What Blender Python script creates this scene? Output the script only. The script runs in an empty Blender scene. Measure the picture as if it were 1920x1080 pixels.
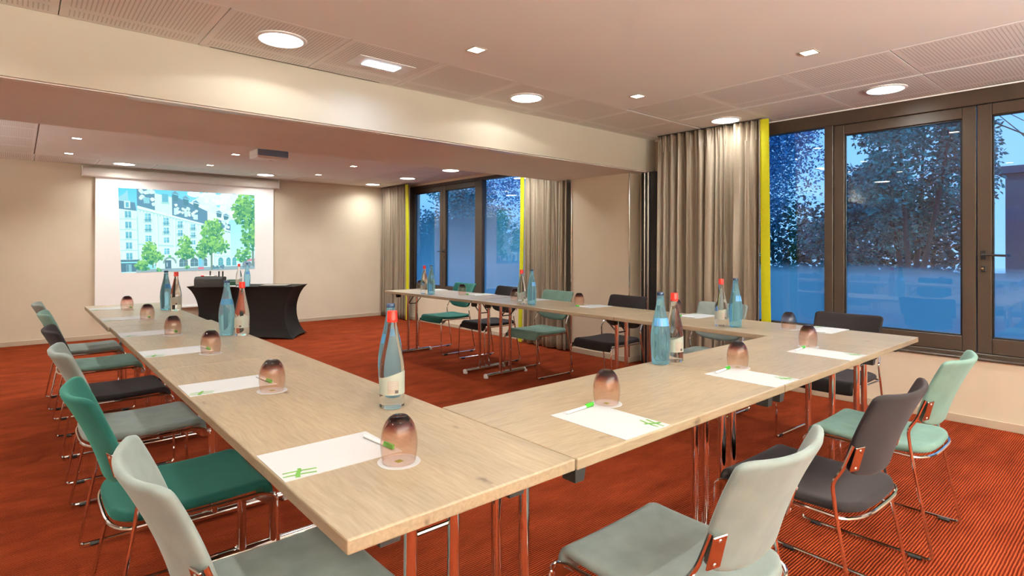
import bpy, bmesh, math, random
from mathutils import Vector, Matrix

random.seed(7)
PI = math.pi
SC = bpy.context.scene
COL = SC.collection

# ------------------------------------------------------------------ camera
CAMZ = 1.303
FPX = 1065.7
cam_d = bpy.data.cameras.new('camera')
cam = bpy.data.objects.new('camera', cam_d)
COL.objects.link(cam)
cam_d.sensor_width = 36.0
cam_d.lens = FPX / 1920.0 * 36.0
cam_d.shift_y = -(540.0 - 459.2) / 1920.0
cam_d.clip_start = 0.02
cam.location = (0, 0, CAMZ)
YAW, PITCH, ROLL = math.radians(40.96), math.radians(0.223), math.radians(0.147)
cam.matrix_world = (Matrix.Translation((0, 0, CAMZ)) @ Matrix.Rotation(-YAW, 4, 'Z')
                    @ Matrix.Rotation(PI / 2 + PITCH, 4, 'X') @ Matrix.Rotation(ROLL, 4, 'Z'))
SC.camera = cam

# ------------------------------------------------------------------ world (dusk sky), exposure
W = bpy.data.worlds.new('dusk_sky')
SC.world = W
W.use_nodes = True
wn, wl = W.node_tree.nodes, W.node_tree.links
wn.clear()
wo = wn.new('ShaderNodeOutputWorld')
bg = wn.new('ShaderNodeBackground')
tc = wn.new('ShaderNodeTexCoord')
sx = wn.new('ShaderNodeSeparateXYZ')
rp = wn.new('ShaderNodeValToRGB')
rp.color_ramp.elements[0].position = 0.0
rp.color_ramp.elements[0].color = (0.17, 0.42, 0.78, 1)
rp.color_ramp.elements[1].position = 0.7
rp.color_ramp.elements[1].color = (0.08, 0.30, 0.70, 1)
wl.new(tc.outputs['Generated'], sx.inputs[0])
wl.new(sx.outputs['Z'], rp.inputs[0])
wl.new(rp.outputs[0], bg.inputs['Color'])
wl.new(bg.outputs[0], wo.inputs['Surface'])
bg.inputs['Strength'].default_value = 1.15

VS = SC.view_settings
VS.view_transform = 'Standard'
VS.look = 'None'
VS.exposure = 0.9
VS.gamma = 1.0
VS.use_curve_mapping = False
ROUND_W, SPOT_W, FILL_W = 5.3, 19.5, 350.0
LAMP_COL = (0.96, 1.0, 0.95)
SPOT_COL = (0.98, 1.0, 0.92)
cy = SC.cycles
cy.use_denoising = True
cy.max_bounces = 10
cy.diffuse_bounces = 6
cy.glossy_bounces = 5
cy.transmission_bounces = 8
cy.transparent_max_bounces = 16
cy.caustics_reflective = False
cy.caustics_refractive = True
cy.blur_glossy = 0.5
cy.sample_clamp_indirect = 6.0

# ------------------------------------------------------------------ helpers: materials
MATS = {}


def nodes_of(name):
    m = bpy.data.materials.new(name)
    m.use_nodes = True
    nt = m.node_tree
    nt.nodes.clear()
    out = nt.nodes.new('ShaderNodeOutputMaterial')
    MATS[name] = m
    return m, nt, out


def N(nt, t, **kw):
    n = nt.nodes.new(t)
    for k, v in kw.items():
        if hasattr(n, k) and k not in n.inputs:
            setattr(n, k, v)
        else:
            n.inputs[k.replace('_', ' ')].default_value = v
    return n


def pbr(name, col, rough=0.5, metal=0.0, spec=0.5, noise=0.0, nscale=20.0, bump=0.0, bscale=80.0,
        sheen=0.0, sheen_tint=None, coat=0.0, emit=None, emit_s=0.0, stretch=None, sheen_rough=0.4):
    """A painted, metal, plastic or cloth surface; noise varies the colour a little, bump is fine relief."""
    m, nt, out = nodes_of(name)
    b = N(nt, 'ShaderNodeBsdfPrincipled')
    nt.links.new(b.outputs[0], out.inputs[0])
    c4 = (*col, 1)
    b.inputs['Base Color'].default_value = c4
    b.inputs['Roughness'].default_value = rough
    b.inputs['Metallic'].default_value = metal
    b.inputs['Specular IOR Level'].default_value = spec
    b.inputs['Sheen Weight'].default_value = sheen
    b.inputs['Sheen Roughness'].default_value = sheen_rough
    if sheen_tint:
        b.inputs['Sheen Tint'].default_value = (*sheen_tint, 1)
    b.inputs['Coat Weight'].default_value = coat
    if emit:
        b.inputs['Emission Color'].default_value = (*emit, 1)
        b.inputs['Emission Strength'].default_value = emit_s
    tcn = N(nt, 'ShaderNodeTexCoord')
    src = tcn.outputs['Object']
    if stretch:
        mp = N(nt, 'ShaderNodeMapping')
        mp.inputs['Scale'].default_value = stretch
        nt.links.new(src, mp.inputs[0])
        src = mp.outputs[0]
    if noise:
        t = N(nt, 'ShaderNodeTexNoise')
        t.inputs['Scale'].default_value = nscale
        t.inputs['Detail'].default_value = 4
        nt.links.new(src, t.inputs['Vector'])
        r = N(nt, 'ShaderNodeValToRGB')
        r.color_ramp.elements[0].position = 0.3
        r.color_ramp.elements[1].position = 0.7
        r.color_ramp.elements[0].color = tuple(max(0, x * (1 - noise)) for x in col) + (1,)
        r.color_ramp.elements[1].color = tuple(min(1, x * (1 + noise)) for x in col) + (1,)
        nt.links.new(t.outputs['Fac'], r.inputs[0])
        nt.links.new(r.outputs[0], b.inputs['Base Color'])
    if bump:
        t2 = N(nt, 'ShaderNodeTexNoise')
        t2.inputs['Scale'].default_value = bscale
        t2.inputs['Detail'].default_value = 3
        nt.links.new(src, t2.inputs['Vector'])
        bp = N(nt, 'ShaderNodeBump')
        bp.inputs['Strength'].default_value = bump
        bp.inputs['Distance'].default_value = 0.002
        nt.links.new(t2.outputs['Fac'], bp.inputs['Height'])
        nt.links.new(bp.outputs[0], b.inputs['Normal'])
    return m


def math_node(nt, op, a, b=None, clamp=False):
    n = N(nt, 'ShaderNodeMath', operation=op)
    n.use_clamp = clamp
    for i, v in enumerate((a, b)):
        if v is None:
            continue
        if isinstance(v, (int, float)):
            n.inputs[i].default_value = v
        else:
            nt.links.new(v, n.inputs[i])
    return n.outputs[0]


def make_carpet():
    m, nt, out = nodes_of('carpet')
    b = N(nt, 'ShaderNodeBsdfPrincipled')
    nt.links.new(b.outputs[0], out.inputs[0])
    g = N(nt, 'ShaderNodeTexCoord')
    # ribs run along X, a little wavy
    nz = N(nt, 'ShaderNodeTexNoise')
    nz.inputs['Scale'].default_value = 14
    nz.inputs['Detail'].default_value = 2
    nt.links.new(g.outputs['Object'], nz.inputs['Vector'])
    sp = N(nt, 'ShaderNodeSeparateXYZ')
    nt.links.new(g.outputs['Object'], sp.inputs[0])
    wob = math_node(nt, 'MULTIPLY', nz.outputs['Fac'], 0.006)
    yy = math_node(nt, 'ADD', sp.outputs['Y'], wob)
    ph = math_node(nt, 'MULTIPLY', yy, 2 * PI / 0.0115)
    sn = math_node(nt, 'SINE', ph)
    rib = math_node(nt, 'MULTIPLY_ADD', sn, 0.5)
    rib.node.inputs[2].default_value = 0.5
    # loops along the rib
    lp = N(nt, 'ShaderNodeTexNoise')
    lp.inputs['Scale'].default_value = 260
    lp.inputs['Detail'].default_value = 1
    nt.links.new(g.outputs['Object'], lp.inputs['Vector'])
    ribl = math_node(nt, 'MULTIPLY', rib, math_node(nt, 'ADD', math_node(nt, 'MULTIPLY', lp.outputs['Fac'], 1.2), 0.35))
    cr = N(nt, 'ShaderNodeValToRGB')
    cr.color_ramp.elements[0].position = 0.05
    cr.color_ramp.elements[0].color = (0.1075, 0.012, 0.0043, 1)
    cr.color_ramp.elements[1].position = 0.95
    cr.color_ramp.elements[1].color = (0.3784, 0.074, 0.0241, 1)
    e = cr.color_ramp.elements.new(0.5)
    e.color = (0.2107, 0.0292, 0.0086, 1)
    nt.links.new(ribl, cr.inputs[0])
    # large soft pile marks
    n2 = N(nt, 'ShaderNodeTexNoise')
    n2.inputs['Scale'].default_value = 5.0
    n2.inputs['Detail'].default_value = 5
    n2.inputs['Roughness'].default_value = 0.65
    mp = N(nt, 'ShaderNodeMapping')
    mp.inputs['Scale'].default_value = (0.55, 1.3, 1)
    nt.links.new(g.outputs['Object'], mp.inputs[0])
    nt.links.new(mp.outputs[0], n2.inputs['Vector'])
    r2 = N(nt, 'ShaderNodeValToRGB')
    r2.color_ramp.elements[0].position = 0.32
    r2.color_ramp.elements[0].color = (0.66, 0.62, 0.62, 1)
    r2.color_ramp.elements[1].position = 0.68
    r2.color_ramp.elements[1].color = (1.12, 1.14, 1.14, 1)
    nt.links.new(n2.outputs['Fac'], r2.inputs[0])
    mx = N(nt, 'ShaderNodeMix', data_type='RGBA', blend_type='MULTIPLY')
    mx.inputs[0].default_value = 1.0
    nt.links.new(cr.outputs[0], mx.inputs[6])
    nt.links.new(r2.outputs[0], mx.inputs[7])
    nt.links.new(mx.outputs[2], b.inputs['Base Color'])
    b.inputs['Roughness'].default_value = 0.95
    b.inputs['Specular IOR Level'].default_value = 0.03
    b.inputs['Sheen Weight'].default_value = 0.0
    b.inputs['Sheen Tint'].default_value = (1.0, 0.55, 0.35, 1)
    bp = N(nt, 'ShaderNodeBump')
    bp.inputs['Strength'].default_value = 0.8
    bp.inputs['Distance'].default_value = 0.004
    nt.links.new(ribl, bp.inputs['Height'])
    nt.links.new(bp.outputs[0], b.inputs['Normal'])
    return m


def make_oak():
    m, nt, out = nodes_of('pale_oak')
    b = N(nt, 'ShaderNodeBsdfPrincipled')
    nt.links.new(b.outputs[0], out.inputs[0])
    g = N(nt, 'ShaderNodeTexCoord')
    oi = N(nt, 'ShaderNodeObjectInfo')
    off = N(nt, 'ShaderNodeVectorMath', operation='ADD')
    sc = N(nt, 'ShaderNodeVectorMath', operation='SCALE')
    nt.links.new(oi.outputs['Location'], sc.inputs[0])
    sc.inputs['Scale'].default_value = 3.1
    nt.links.new(g.outputs['Object'], off.inputs[0])
    nt.links.new(sc.outputs[0], off.inputs[1])
    # warp so that the grain swirls round knots
    wz = N(nt, 'ShaderNodeTexNoise')
    wz.inputs['Scale'].default_value = 3.2
    wz.inputs['Detail'].default_value = 2
    nt.links.new(off.outputs[0], wz.inputs['Vector'])
    ws = N(nt, 'ShaderNodeVectorMath', operation='SCALE')
    ws.inputs['Scale'].default_value = 0.06
    nt.links.new(wz.outputs['Color'], ws.inputs[0])
    wa = N(nt, 'ShaderNodeVectorMath', operation='ADD')
    nt.links.new(off.outputs[0], wa.inputs[0])
    nt.links.new(ws.outputs[0], wa.inputs[1])
    mp = N(nt, 'ShaderNodeMapping')
    mp.inputs['Scale'].default_value = (2.2, 30, 30)
    nt.links.new(wa.outputs[0], mp.inputs[0])
    gr = N(nt, 'ShaderNodeTexNoise')
    gr.inputs['Scale'].default_value = 4.0
    gr.inputs['Detail'].default_value = 6
    gr.inputs['Roughness'].default_value = 0.6
    nt.links.new(mp.outputs[0], gr.inputs['Vector'])
    cr = N(nt, 'ShaderNodeValToRGB')
    cr.color_ramp.elements[0].position = 0.25
    cr.color_ramp.elements[0].color = (0.2552, 0.1923, 0.1225, 1)
    cr.color_ramp.elements[1].position = 0.75
    cr.color_ramp.elements[1].color = (0.379, 0.3018, 0.2049, 1)
    nt.links.new(gr.outputs['Fac'], cr.inputs[0])
    # broad boards: slow change across
    mp2 = N(nt, 'ShaderNodeMapping')
    mp2.inputs['Scale'].default_value = (0.8, 5.0, 5.0)
    nt.links.new(off.outputs[0], mp2.inputs[0])
    n3 = N(nt, 'ShaderNodeTexNoise')
    n3.inputs['Scale'].default_value = 2.0
    n3.inputs['Detail'].default_value = 3
    nt.links.new(mp2.outputs[0], n3.inputs['Vector'])
    r3 = N(nt, 'ShaderNodeValToRGB')
    r3.color_ramp.elements[0].position = 0.35
    r3.color_ramp.elements[0].color = (0.90, 0.90, 0.92, 1)
    r3.color_ramp.elements[1].position = 0.65
    r3.color_ramp.elements[1].color = (1.06, 1.04, 1.02, 1)
    nt.links.new(n3.outputs['Fac'], r3.inputs[0])
    mx = N(nt, 'ShaderNodeMix', data_type='RGBA', blend_type='MULTIPLY')
    mx.inputs[0].default_value = 1.0
    nt.links.new(cr.outputs[0], mx.inputs[6])
    nt.links.new(r3.outputs[0], mx.inputs[7])
    # sparse knots
    mp3 = N(nt, 'ShaderNodeMapping')
    mp3.inputs['Scale'].default_value = (2.4, 6.5, 6.5)
    nt.links.new(wa.outputs[0], mp3.inputs[0])
    vo = N(nt, 'ShaderNodeTexVoronoi')
    vo.inputs['Scale'].default_value = 1.0
    nt.links.new(mp3.outputs[0], vo.inputs['Vector'])
    kz = N(nt, 'ShaderNodeTexNoise')
    kz.inputs['Scale'].default_value = 40
    nt.links.new(off.outputs[0], kz.inputs['Vector'])
    kd = math_node(nt, 'ADD', vo.outputs['Distance'], math_node(nt, 'MULTIPLY', kz.outputs['Fac'], 0.14))
    kr = N(nt, 'ShaderNodeValToRGB')
    kr.color_ramp.elements[0].position = 0.085
    kr.color_ramp.elements[0].color = (0.42, 0.38, 0.40, 1)
    kr.color_ramp.elements[1].position = 0.15
    kr.color_ramp.elements[1].color = (1, 1, 1, 1)
    nt.links.new(kd, kr.inputs[0])
    mx2 = N(nt, 'ShaderNodeMix', data_type='RGBA', blend_type='MULTIPLY')
    mx2.inputs[0].default_value = 1.0
    nt.links.new(mx.outputs[2], mx2.inputs[6])
    nt.links.new(kr.outputs[0], mx2.inputs[7])
    nt.links.new(mx2.outputs[2], b.inputs['Base Color'])
    b.inputs['Roughness'].default_value = 0.38
    b.inputs['Specular IOR Level'].default_value = 0.45
    bp = N(nt, 'ShaderNodeBump')
    bp.inputs['Strength'].default_value = 0.08
    bp.inputs['Distance'].default_value = 0.001
    nt.links.new(gr.outputs['Fac'], bp.inputs['Height'])
    nt.links.new(bp.outputs[0], b.inputs['Normal'])
    return m


def make_perforated():
    """White board with rows of small round holes; margins stay plain. Object coordinates in metres."""
    m, nt, out = nodes_of('perforated_board')
    b = N(nt, 'ShaderNodeBsdfPrincipled')
    nt.links.new(b.outputs[0], out.inputs[0])
    b.inputs['Roughness'].default_value = 0.8
    b.inputs['Specular IOR Level'].default_value = 0.2
    g = N(nt, 'ShaderNodeTexCoord')
    sp = N(nt, 'ShaderNodeSeparateXYZ')
    nt.links.new(g.outputs['Object'], sp.inputs[0])

    def cell(src, pitch):
        f = math_node(nt, 'FRACT', math_node(nt, 'DIVIDE', src, pitch))
        return math_node(nt, 'MULTIPLY', math_node(nt, 'SUBTRACT', f, 0.5), pitch)
    dx = cell(sp.outputs['X'], 0.0195)
    dy = cell(sp.outputs['Y'], 0.0125)
    d2 = math_node(nt, 'ADD', math_node(nt, 'MULTIPLY', dx, dx), math_node(nt, 'MULTIPLY', dy, dy))
    hole = math_node(nt, 'LESS_THAN', d2, 0.0036 ** 2)
    inx = math_node(nt, 'LESS_THAN', math_node(nt, 'ABSOLUTE', sp.outputs['X']), 0.285)
    # two fields along Y: main field and a narrow one, with a plain band between
    y = sp.outputs['Y']
    main = math_node(nt, 'MULTIPLY', math_node(nt, 'GREATER_THAN', y, -0.32), math_node(nt, 'LESS_THAN', y, 0.16))
    nar = math_node(nt, 'MULTIPLY', math_node(nt, 'GREATER_THAN', y, 0.21), math_node(nt, 'LESS_THAN', y, 0.31))
    fld = math_node(nt, 'ADD', main, nar, clamp=True)
    k = math_node(nt, 'MULTIPLY', math_node(nt, 'MULTIPLY', hole, inx), fld)
    mx = N(nt, 'ShaderNodeMix', data_type='RGBA')
    nt.links.new(k, mx.inputs[0])
    mx.inputs[6].default_value = (0.85, 0.845, 0.81, 1)
    mx.inputs[7].default_value = (0.42, 0.39, 0.36, 1)
    nt.links.new(mx.outputs[2], b.inputs['Base Color'])
    return m


def schlick(nt, f0):
    """Reflectance of a thin sheet, the same from both of its sides."""
    lw = N(nt, 'ShaderNodeLayerWeight')
    lw.inputs['Blend'].default_value = 0.5
    p5 = math_node(nt, 'POWER', lw.outputs['Facing'], 5.0)
    r = math_node(nt, 'MULTIPLY_ADD', p5, 1.0 - f0)
    r.node.inputs[2].default_value = f0
    return r


def make_glass_sheet(name, f0, tint=(1, 1, 1)):
    m, nt, out = nodes_of(name)
    tr = N(nt, 'ShaderNodeBsdfTransparent')
    tr.inputs[0].default_value = (*tint, 1)
    gl = N(nt, 'ShaderNodeBsdfGlossy')
    gl.inputs['Roughness'].default_value = 0.0
    mx = N(nt, 'ShaderNodeMixShader')
    nt.links.new(schlick(nt, f0), mx.inputs[0])
    nt.links.new(tr.outputs[0], mx.inputs[1])
    nt.links.new(gl.outputs[0], mx.inputs[2])
    nt.links.new(mx.outputs[0], out.inputs[0])
    return m


def make_film(name, z_full, z_none, dense=0.93):
    """Frosted privacy film; its printed dots fade out at the top edge (object Z is world Z)."""
    m, nt, out = nodes_of(name)
    g = N(nt, 'ShaderNodeTexCoord')
    sp = N(nt, 'ShaderNodeSeparateXYZ')
    nt.links.new(g.outputs['Object'], sp.inputs[0])
    nz = N(nt, 'ShaderNodeTexNoise')
    nz.inputs['Scale'].default_value = 2.0
    mpn = N(nt, 'ShaderNodeMapping')
    mpn.inputs['Scale'].default_value = (1, 1, 6)
    nt.links.new(g.outputs['Object'], mpn.inputs[0])
    nt.links.new(mpn.outputs[0], nz.inputs['Vector'])
    z = math_node(nt, 'ADD', sp.outputs['Z'], math_node(nt, 'MULTIPLY', math_node(nt, 'SUBTRACT', nz.outputs['Fac'], 0.5), 0.06))
    mr = N(nt, 'ShaderNodeMapRange')
    mr.inputs['From Min'].default_value = z_full
    mr.inputs['From Max'].default_value = z_none
    mr.inputs['To Min'].default_value = dense
    mr.inputs['To Max'].default_value = 0.0
    nt.links.new(z, mr.inputs['Value'])
    tr = N(nt, 'ShaderNodeBsdfTransparent')
    tl = N(nt, 'ShaderNodeBsdfTranslucent')
    tl.inputs[0].default_value = (0.52, 0.82, 0.88, 1)
    df = N(nt, 'ShaderNodeBsdfDiffuse')
    df.inputs[0].default_value = (0.20, 0.30, 0.38, 1)
    m1 = N(nt, 'ShaderNodeMixShader')
    m1.inputs[0].default_value = 0.05
    nt.links.new(tl.outputs[0], m1.inputs[1])
    nt.links.new(df.outputs[0], m1.inputs[2])
    m2 = N(nt, 'ShaderNodeMixShader')
    nt.links.new(mr.outputs[0], m2.inputs[0])
    nt.links.new(tr.outputs[0], m2.inputs[1])
    nt.links.new(m1.outputs[0], m2.inputs[2])
    nt.links.new(m2.outputs[0], out.inputs[0])
    return m


def make_tumbler_glass():
    """Thin tinted glass: plum at the foot (which stands uppermost), paling to rose at the rim."""
    m, nt, out = nodes_of('plum_glass')
    g = N(nt, 'ShaderNodeTexCoord')
    sp = N(nt, 'ShaderNodeSeparateXYZ')
    nt.links.new(g.outputs['Object'], sp.inputs[0])
    r = N(nt, 'ShaderNodeValToRGB')
    els = r.color_ramp.elements
    els[0].position = 0.0
    els[0].color = (0.985, 0.925, 0.89, 1)
    els[1].position = 0.112
    els[1].color = (0.22, 0.10, 0.11, 1)
    for p, c in ((0.050, (0.965, 0.875, 0.83, 1)), (0.076, (0.93, 0.79, 0.74, 1)), (0.092, (0.55, 0.35, 0.35, 1))):
        e = els.new(p)
        e.color = c
    nt.links.new(sp.outputs['Z'], r.inputs[0])
    tr = N(nt, 'ShaderNodeBsdfTransparent')
    nt.links.new(r.outputs[0], tr.inputs[0])
    gl = N(nt, 'ShaderNodeBsdfGlossy')
    gl.inputs['Roughness'].default_value = 0.02
    mx = N(nt, 'ShaderNodeMixShader')
    nt.links.new(schlick(nt, 0.04), mx.inputs[0])
    nt.links.new(tr.outputs[0], mx.inputs[1])
    nt.links.new(gl.outputs[0], mx.inputs[2])
    nt.links.new(mx.outputs[0], out.inputs[0])
    return m


def make_water_glass(name, col, ior=1.36, trans=1.0):
    m, nt, out = nodes_of(name)
    b = N(nt, 'ShaderNodeBsdfPrincipled')
    b.inputs['Base Color'].default_value = (*col, 1)
    b.inputs['Roughness'].default_value = 0.0
    b.inputs['IOR'].default_value = ior
    b.inputs['Transmission Weight'].default_value = trans
    # the lamps shine through the bottle onto the table
    nt.links.new(b.outputs[0], out.inputs[0])
    return m


def make_vcol(name, strength):
    m, nt, out = nodes_of(name)
    a = N(nt, 'ShaderNodeVertexColor')
    a.layer_name = 'picture'
    e = N(nt, 'ShaderNodeEmission')
    e.inputs['Strength'].default_value = strength
    nt.links.new(a.outputs[0], e.inputs[0])
    nt.links.new(e.outputs[0], out.inputs[0])
    return m


def make_emit(name, col, s):
    m, nt, out = nodes_of(name)
    e = N(nt, 'ShaderNodeEmission')
    e.inputs[0].default_value = (*col, 1)
    e.inputs[1].default_value = s
    nt.links.new(e.outputs[0], out.inputs[0])
    return m


def make_leaf(name, c1, c2):
    m, nt, out = nodes_of(name)
    b = N(nt, 'ShaderNodeBsdfPrincipled')
    g = N(nt, 'ShaderNodeTexCoord')
    nz = N(nt, 'ShaderNodeTexNoise')
    nz.inputs['Scale'].default_value = 5
    nz.inputs['Detail'].default_value = 5
    nt.links.new(g.outputs['Object'], nz.inputs['Vector'])
    r = N(nt, 'ShaderNodeValToRGB')
    r.color_ramp.elements[0].position = 0.35
    r.color_ramp.elements[0].color = (*c1, 1)
    r.color_ramp.elements[1].position = 0.65
    r.color_ramp.elements[1].color = (*c2, 1)
    nt.links.new(nz.outputs['Fac'], r.inputs[0])
    nt.links.new(r.outputs[0], b.inputs['Base Color'])
    b.inputs['Roughness'].default_value = 0.35
    nt.links.new(b.outputs[0], out.inputs[0])
    return m


M_WALL = pbr('wall_paint', (0.64, 0.55, 0.43), rough=0.75, spec=0.2, noise=0.03, nscale=3, bump=0.05, bscale=300)
M_BEAM = pbr('cream_paint', (0.52, 0.475, 0.39), rough=0.7, spec=0.25, noise=0.02, nscale=3, bump=0.03, bscale=300)
M_CEIL = pbr('ceiling_paint', (0.87, 0.87, 0.84), rough=0.85, spec=0.15, noise=0.015, nscale=2)
M_BASE = pbr('baseboard_paint', (0.46, 0.37, 0.28), rough=0.55, spec=0.3, noise=0.03, nscale=6)
M_CARPET = make_carpet()
M_OAK = make_oak()
M_PERF = make_perforated()
M_PANE = make_glass_sheet('window_glass', 0.095, (0.95, 0.975, 1.0))
M_FILM = make_film('frosted_film', 1.07, 1.17)
M_FILM2 = make_film('frosted_film_soft', 1.0, 2.15, 0.95)
M_BRONZE = pbr('bronze_frame', (0.0496, 0.0328, 0.0224), rough=0.36, spec=0.5, noise=0.05, nscale=8, bump=0.02)
M_BLACKM = pbr('black_metal', (0.012, 0.012, 0.013), rough=0.35, spec=0.5, noise=0.1)
M_BRASS = pbr('brass', (0.62, 0.46, 0.26), rough=0.25, metal=1.0, noise=0.05)
M_RUBBER = pbr('black_rubber', (0.018, 0.017, 0.017), rough=0.65, noise=0.1)
M_CHROME = pbr('chrome', (0.80, 0.79, 0.78), rough=0.07, metal=1.0, noise=0.02, nscale=4)
M_STEELD = pbr('dark_steel', (0.22, 0.20, 0.18), rough=0.22, metal=1.0, noise=0.05)
M_ALU = pbr('aluminium', (0.62, 0.61, 0.60), rough=0.28, metal=1.0, noise=0.03)
M_CAPP = pbr('translucent_cap', (0.62, 0.60, 0.57), rough=0.4, noise=0.04)
M_CURT = pbr('taupe_satin', (0.27, 0.215, 0.16), rough=0.33, spec=0.6, noise=0.05, nscale=30, bump=0.06, bscale=500,
             sheen=0.25, sheen_tint=(0.9, 0.8, 0.68))
M_CURTD = pbr('curtain_lining', (0.05, 0.04, 0.03), rough=0.8, noise=0.05)
M_LIME = pbr('lime_cloth', (0.5304, 0.5148, 0.0094), rough=0.6, spec=0.25, noise=0.04, nscale=30, bump=0.05, bscale=500)
M_WHITE = pbr('white_plastic', (0.80, 0.79, 0.77), rough=0.45, noise=0.02)
M_CASS = pbr('cassette_white', (0.76, 0.72, 0.67), rough=0.3, noise=0.02)
M_SCREEN = pbr('screen_cloth', (0.92, 0.90, 0.90), rough=0.9, spec=0.1, noise=0.01)
M_PICT = make_vcol('projected_light', 0.72)
M_PROJB = pbr('projector_grey', (0.17, 0.26, 0.42), rough=0.35, noise=0.04)
M_PAPER = pbr('paper', (0.47, 0.475, 0.485), rough=0.8, spec=0.2, noise=0.01)
M_GREEN = pbr('leaf_green_print', (0.11, 0.30, 0.035), rough=0.5, noise=0.05)
M_OLIVE = pbr('olive_print', (0.24, 0.26, 0.015), rough=0.6, noise=0.05)
M_GREY = pbr('grey_print', (0.45, 0.45, 0.44), rough=0.7, noise=0.05)
M_PENW = pbr('pen_white', (0.78, 0.80, 0.82), rough=0.25, noise=0.02)
M_PENG = pbr('pen_green', (0.05, 0.42, 0.02), rough=0.3, noise=0.04)
M_TUMB = make_tumbler_glass()
M_PLUM = make_water_glass('plum_foot_glass', (0.22, 0.07, 0.09), 1.5)
M_CLEAR = make_water_glass('clear_bottle_glass', (0.97, 0.985, 0.975), 1.33, 0.985)
M_BLUE = make_water_glass('blue_bottle_glass', (0.36, 0.74, 0.92), 1.26, 0.80)
M_RED = pbr('red_cap', (0.78, 0.03, 0.015), rough=0.35, noise=0.05)
M_BCAP = pbr('blue_cap', (0.015, 0.04, 0.10), rough=0.3, noise=0.05)
M_LABEL = pbr('label_paper', (0.39, 0.4212, 0.3666), rough=0.55, noise=0.04)
M_LABELT = pbr('label_text', (0.07, 0.055, 0.05), rough=0.6, noise=0.05)
M_LABELB = pbr('label_brown', (0.40, 0.33, 0.27), rough=0.6, noise=0.08)
M_LABELBL = pbr('label_blue', (0.10, 0.36, 0.72), rough=0.4, noise=0.08)
M_STRETCH = pbr('black_stretch_cloth', (0.007, 0.005, 0.0045), rough=0.7, spec=0.2, noise=0.08, bump=0.05, bscale=500,
                sheen=0.02, sheen_tint=(0.6, 0.45, 0.4))
M_BOX = pbr('black_leather', (0.010, 0.008, 0.007), rough=0.6, noise=0.1, bump=0.1)
M_BROWNEDGE = pbr('grey_brown_board', (0.24, 0.20, 0.17), rough=0.5, noise=0.05)
M_TEA = pbr('dark_green_card', (0.02, 0.10, 0.05), rough=0.5, noise=0.05)
M_LAMP = make_emit('lamp_diffuser', (1.0, 0.95, 0.86), 9.0)
M_SPOTE = make_emit('spot_bulb', (1.0, 0.88, 0.68), 7.0)
M_EMER = make_emit('emergency_tube', (0.72, 0.86, 1.0), 6.0)
M_SCREW = pbr('screw_steel', (0.7, 0.69, 0.67), rough=0.3, metal=1.0, noise=0.05)
M_BARK = pbr('bark', (0.05, 0.075, 0.09), rough=0.9, noise=0.3, nscale=30, bump=0.4)
M_GROUND = pbr('garden_ground', (0.20, 0.21, 0.20), rough=0.9, noise=0.2, nscale=4)
M_LEAFA = make_leaf('evergreen_leaf', (0.003, 0.13, 0.15), (0.02, 0.50, 0.50))
M_LEAFH = make_leaf('hedge_leaf', (0.002, 0.05, 0.07), (0.008, 0.20, 0.22))
M_LEAFB = make_leaf('hazel_leaf', (0.04, 0.20, 0.36), (0.18, 0.48, 0.80))
M_FACADE = pbr('dark_facade', (0.02, 0.14, 0.22), rough=0.8, noise=0.15, nscale=2)
M_RENDER = pbr('pale_render', (0.42, 0.43, 0.43), rough=0.8, noise=0.08, nscale=2)
M_WINB = pbr('dark_pane', (0.02, 0.03, 0.04), rough=0.1, noise=0.05)


def velvet(name, col, tint, sh=.30):
    return pbr(name, col, rough=0.85, spec=0.2, noise=0.14, nscale=11, bump=0.05, bscale=400, sheen=sh,
               sheen_tint=tint, sheen_rough=0.5)


V_GREY = velvet('pale_grey_velvet', (0.182, 0.214, 0.205), (0.8, 0.9, 0.85))
V_TEAL = velvet('teal_velvet', (0.0045, 0.050, 0.041), (0.2, 0.75, 0.6))
V_TEALL = velvet('sea_green_velvet', (0.009, 0.085, 0.071), (0.3, 0.8, 0.65))
V_MINT = velvet('mint_velvet', (0.1443, 0.2457, 0.2106), (0.65, 0.95, 0.85))
V_COAL = velvet('charcoal_velvet', (0.0125, 0.0092, 0.0098), (0.45, 0.38, 0.40), .14)


# ------------------------------------------------------------------ helpers: meshes and objects
def obj(name, bm, mat, parent=None, smooth=False, loc=None):
    me = bpy.data.meshes.new(name)
    bmesh.ops.recalc_face_normals(bm, faces=bm.faces)
    bm.to_mesh(me)
    bm.free()
    for m in (mat if isinstance(mat, (list, tuple)) else [mat]):
        me.materials.append(m)
    if smooth:
        for p in me.polygons:
            p.use_smooth = True
        if smooth != 'all':
            try:
                me.set_sharp_from_angle(angle=math.radians(42))
            except Exception:
                pass
    o = bpy.data.objects.new(name, me)
    COL.objects.link(o)
    if parent is not None:
        o.parent = parent
    if loc is not None:
        o.location = loc
    return o


def empty(name, loc=(0, 0, 0), rz=0.0):
    o = bpy.data.objects.new(name, None)
    o.empty_display_size = 0.1
    COL.objects.link(o)
    o.location = loc
    o.rotation_euler = (0, 0, rz)
    return o


def tag(o, label=None, cat=None, group=None, kind=None):
    for k, v in (('label', label), ('category', cat), ('group', group), ('kind', kind)):
        if v:
            o[k] = v
    return o


def kids(o):
    return [c for c in bpy.data.objects if c.parent == o]


def copy_tree(root, loc, rz, label, group=None):
    r = root.copy()
    COL.objects.link(r)
    r.location = loc
    r.rotation_euler = (0, 0, rz)
    r['label'] = label
    if group:
        r['group'] = group
    for ch in kids(root):
        c = ch.copy()
        COL.objects.link(c)
        c.parent = r
        for g in kids(ch):
            d = g.copy()
            COL.objects.link(d)
            d.parent = c
    return r


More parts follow.
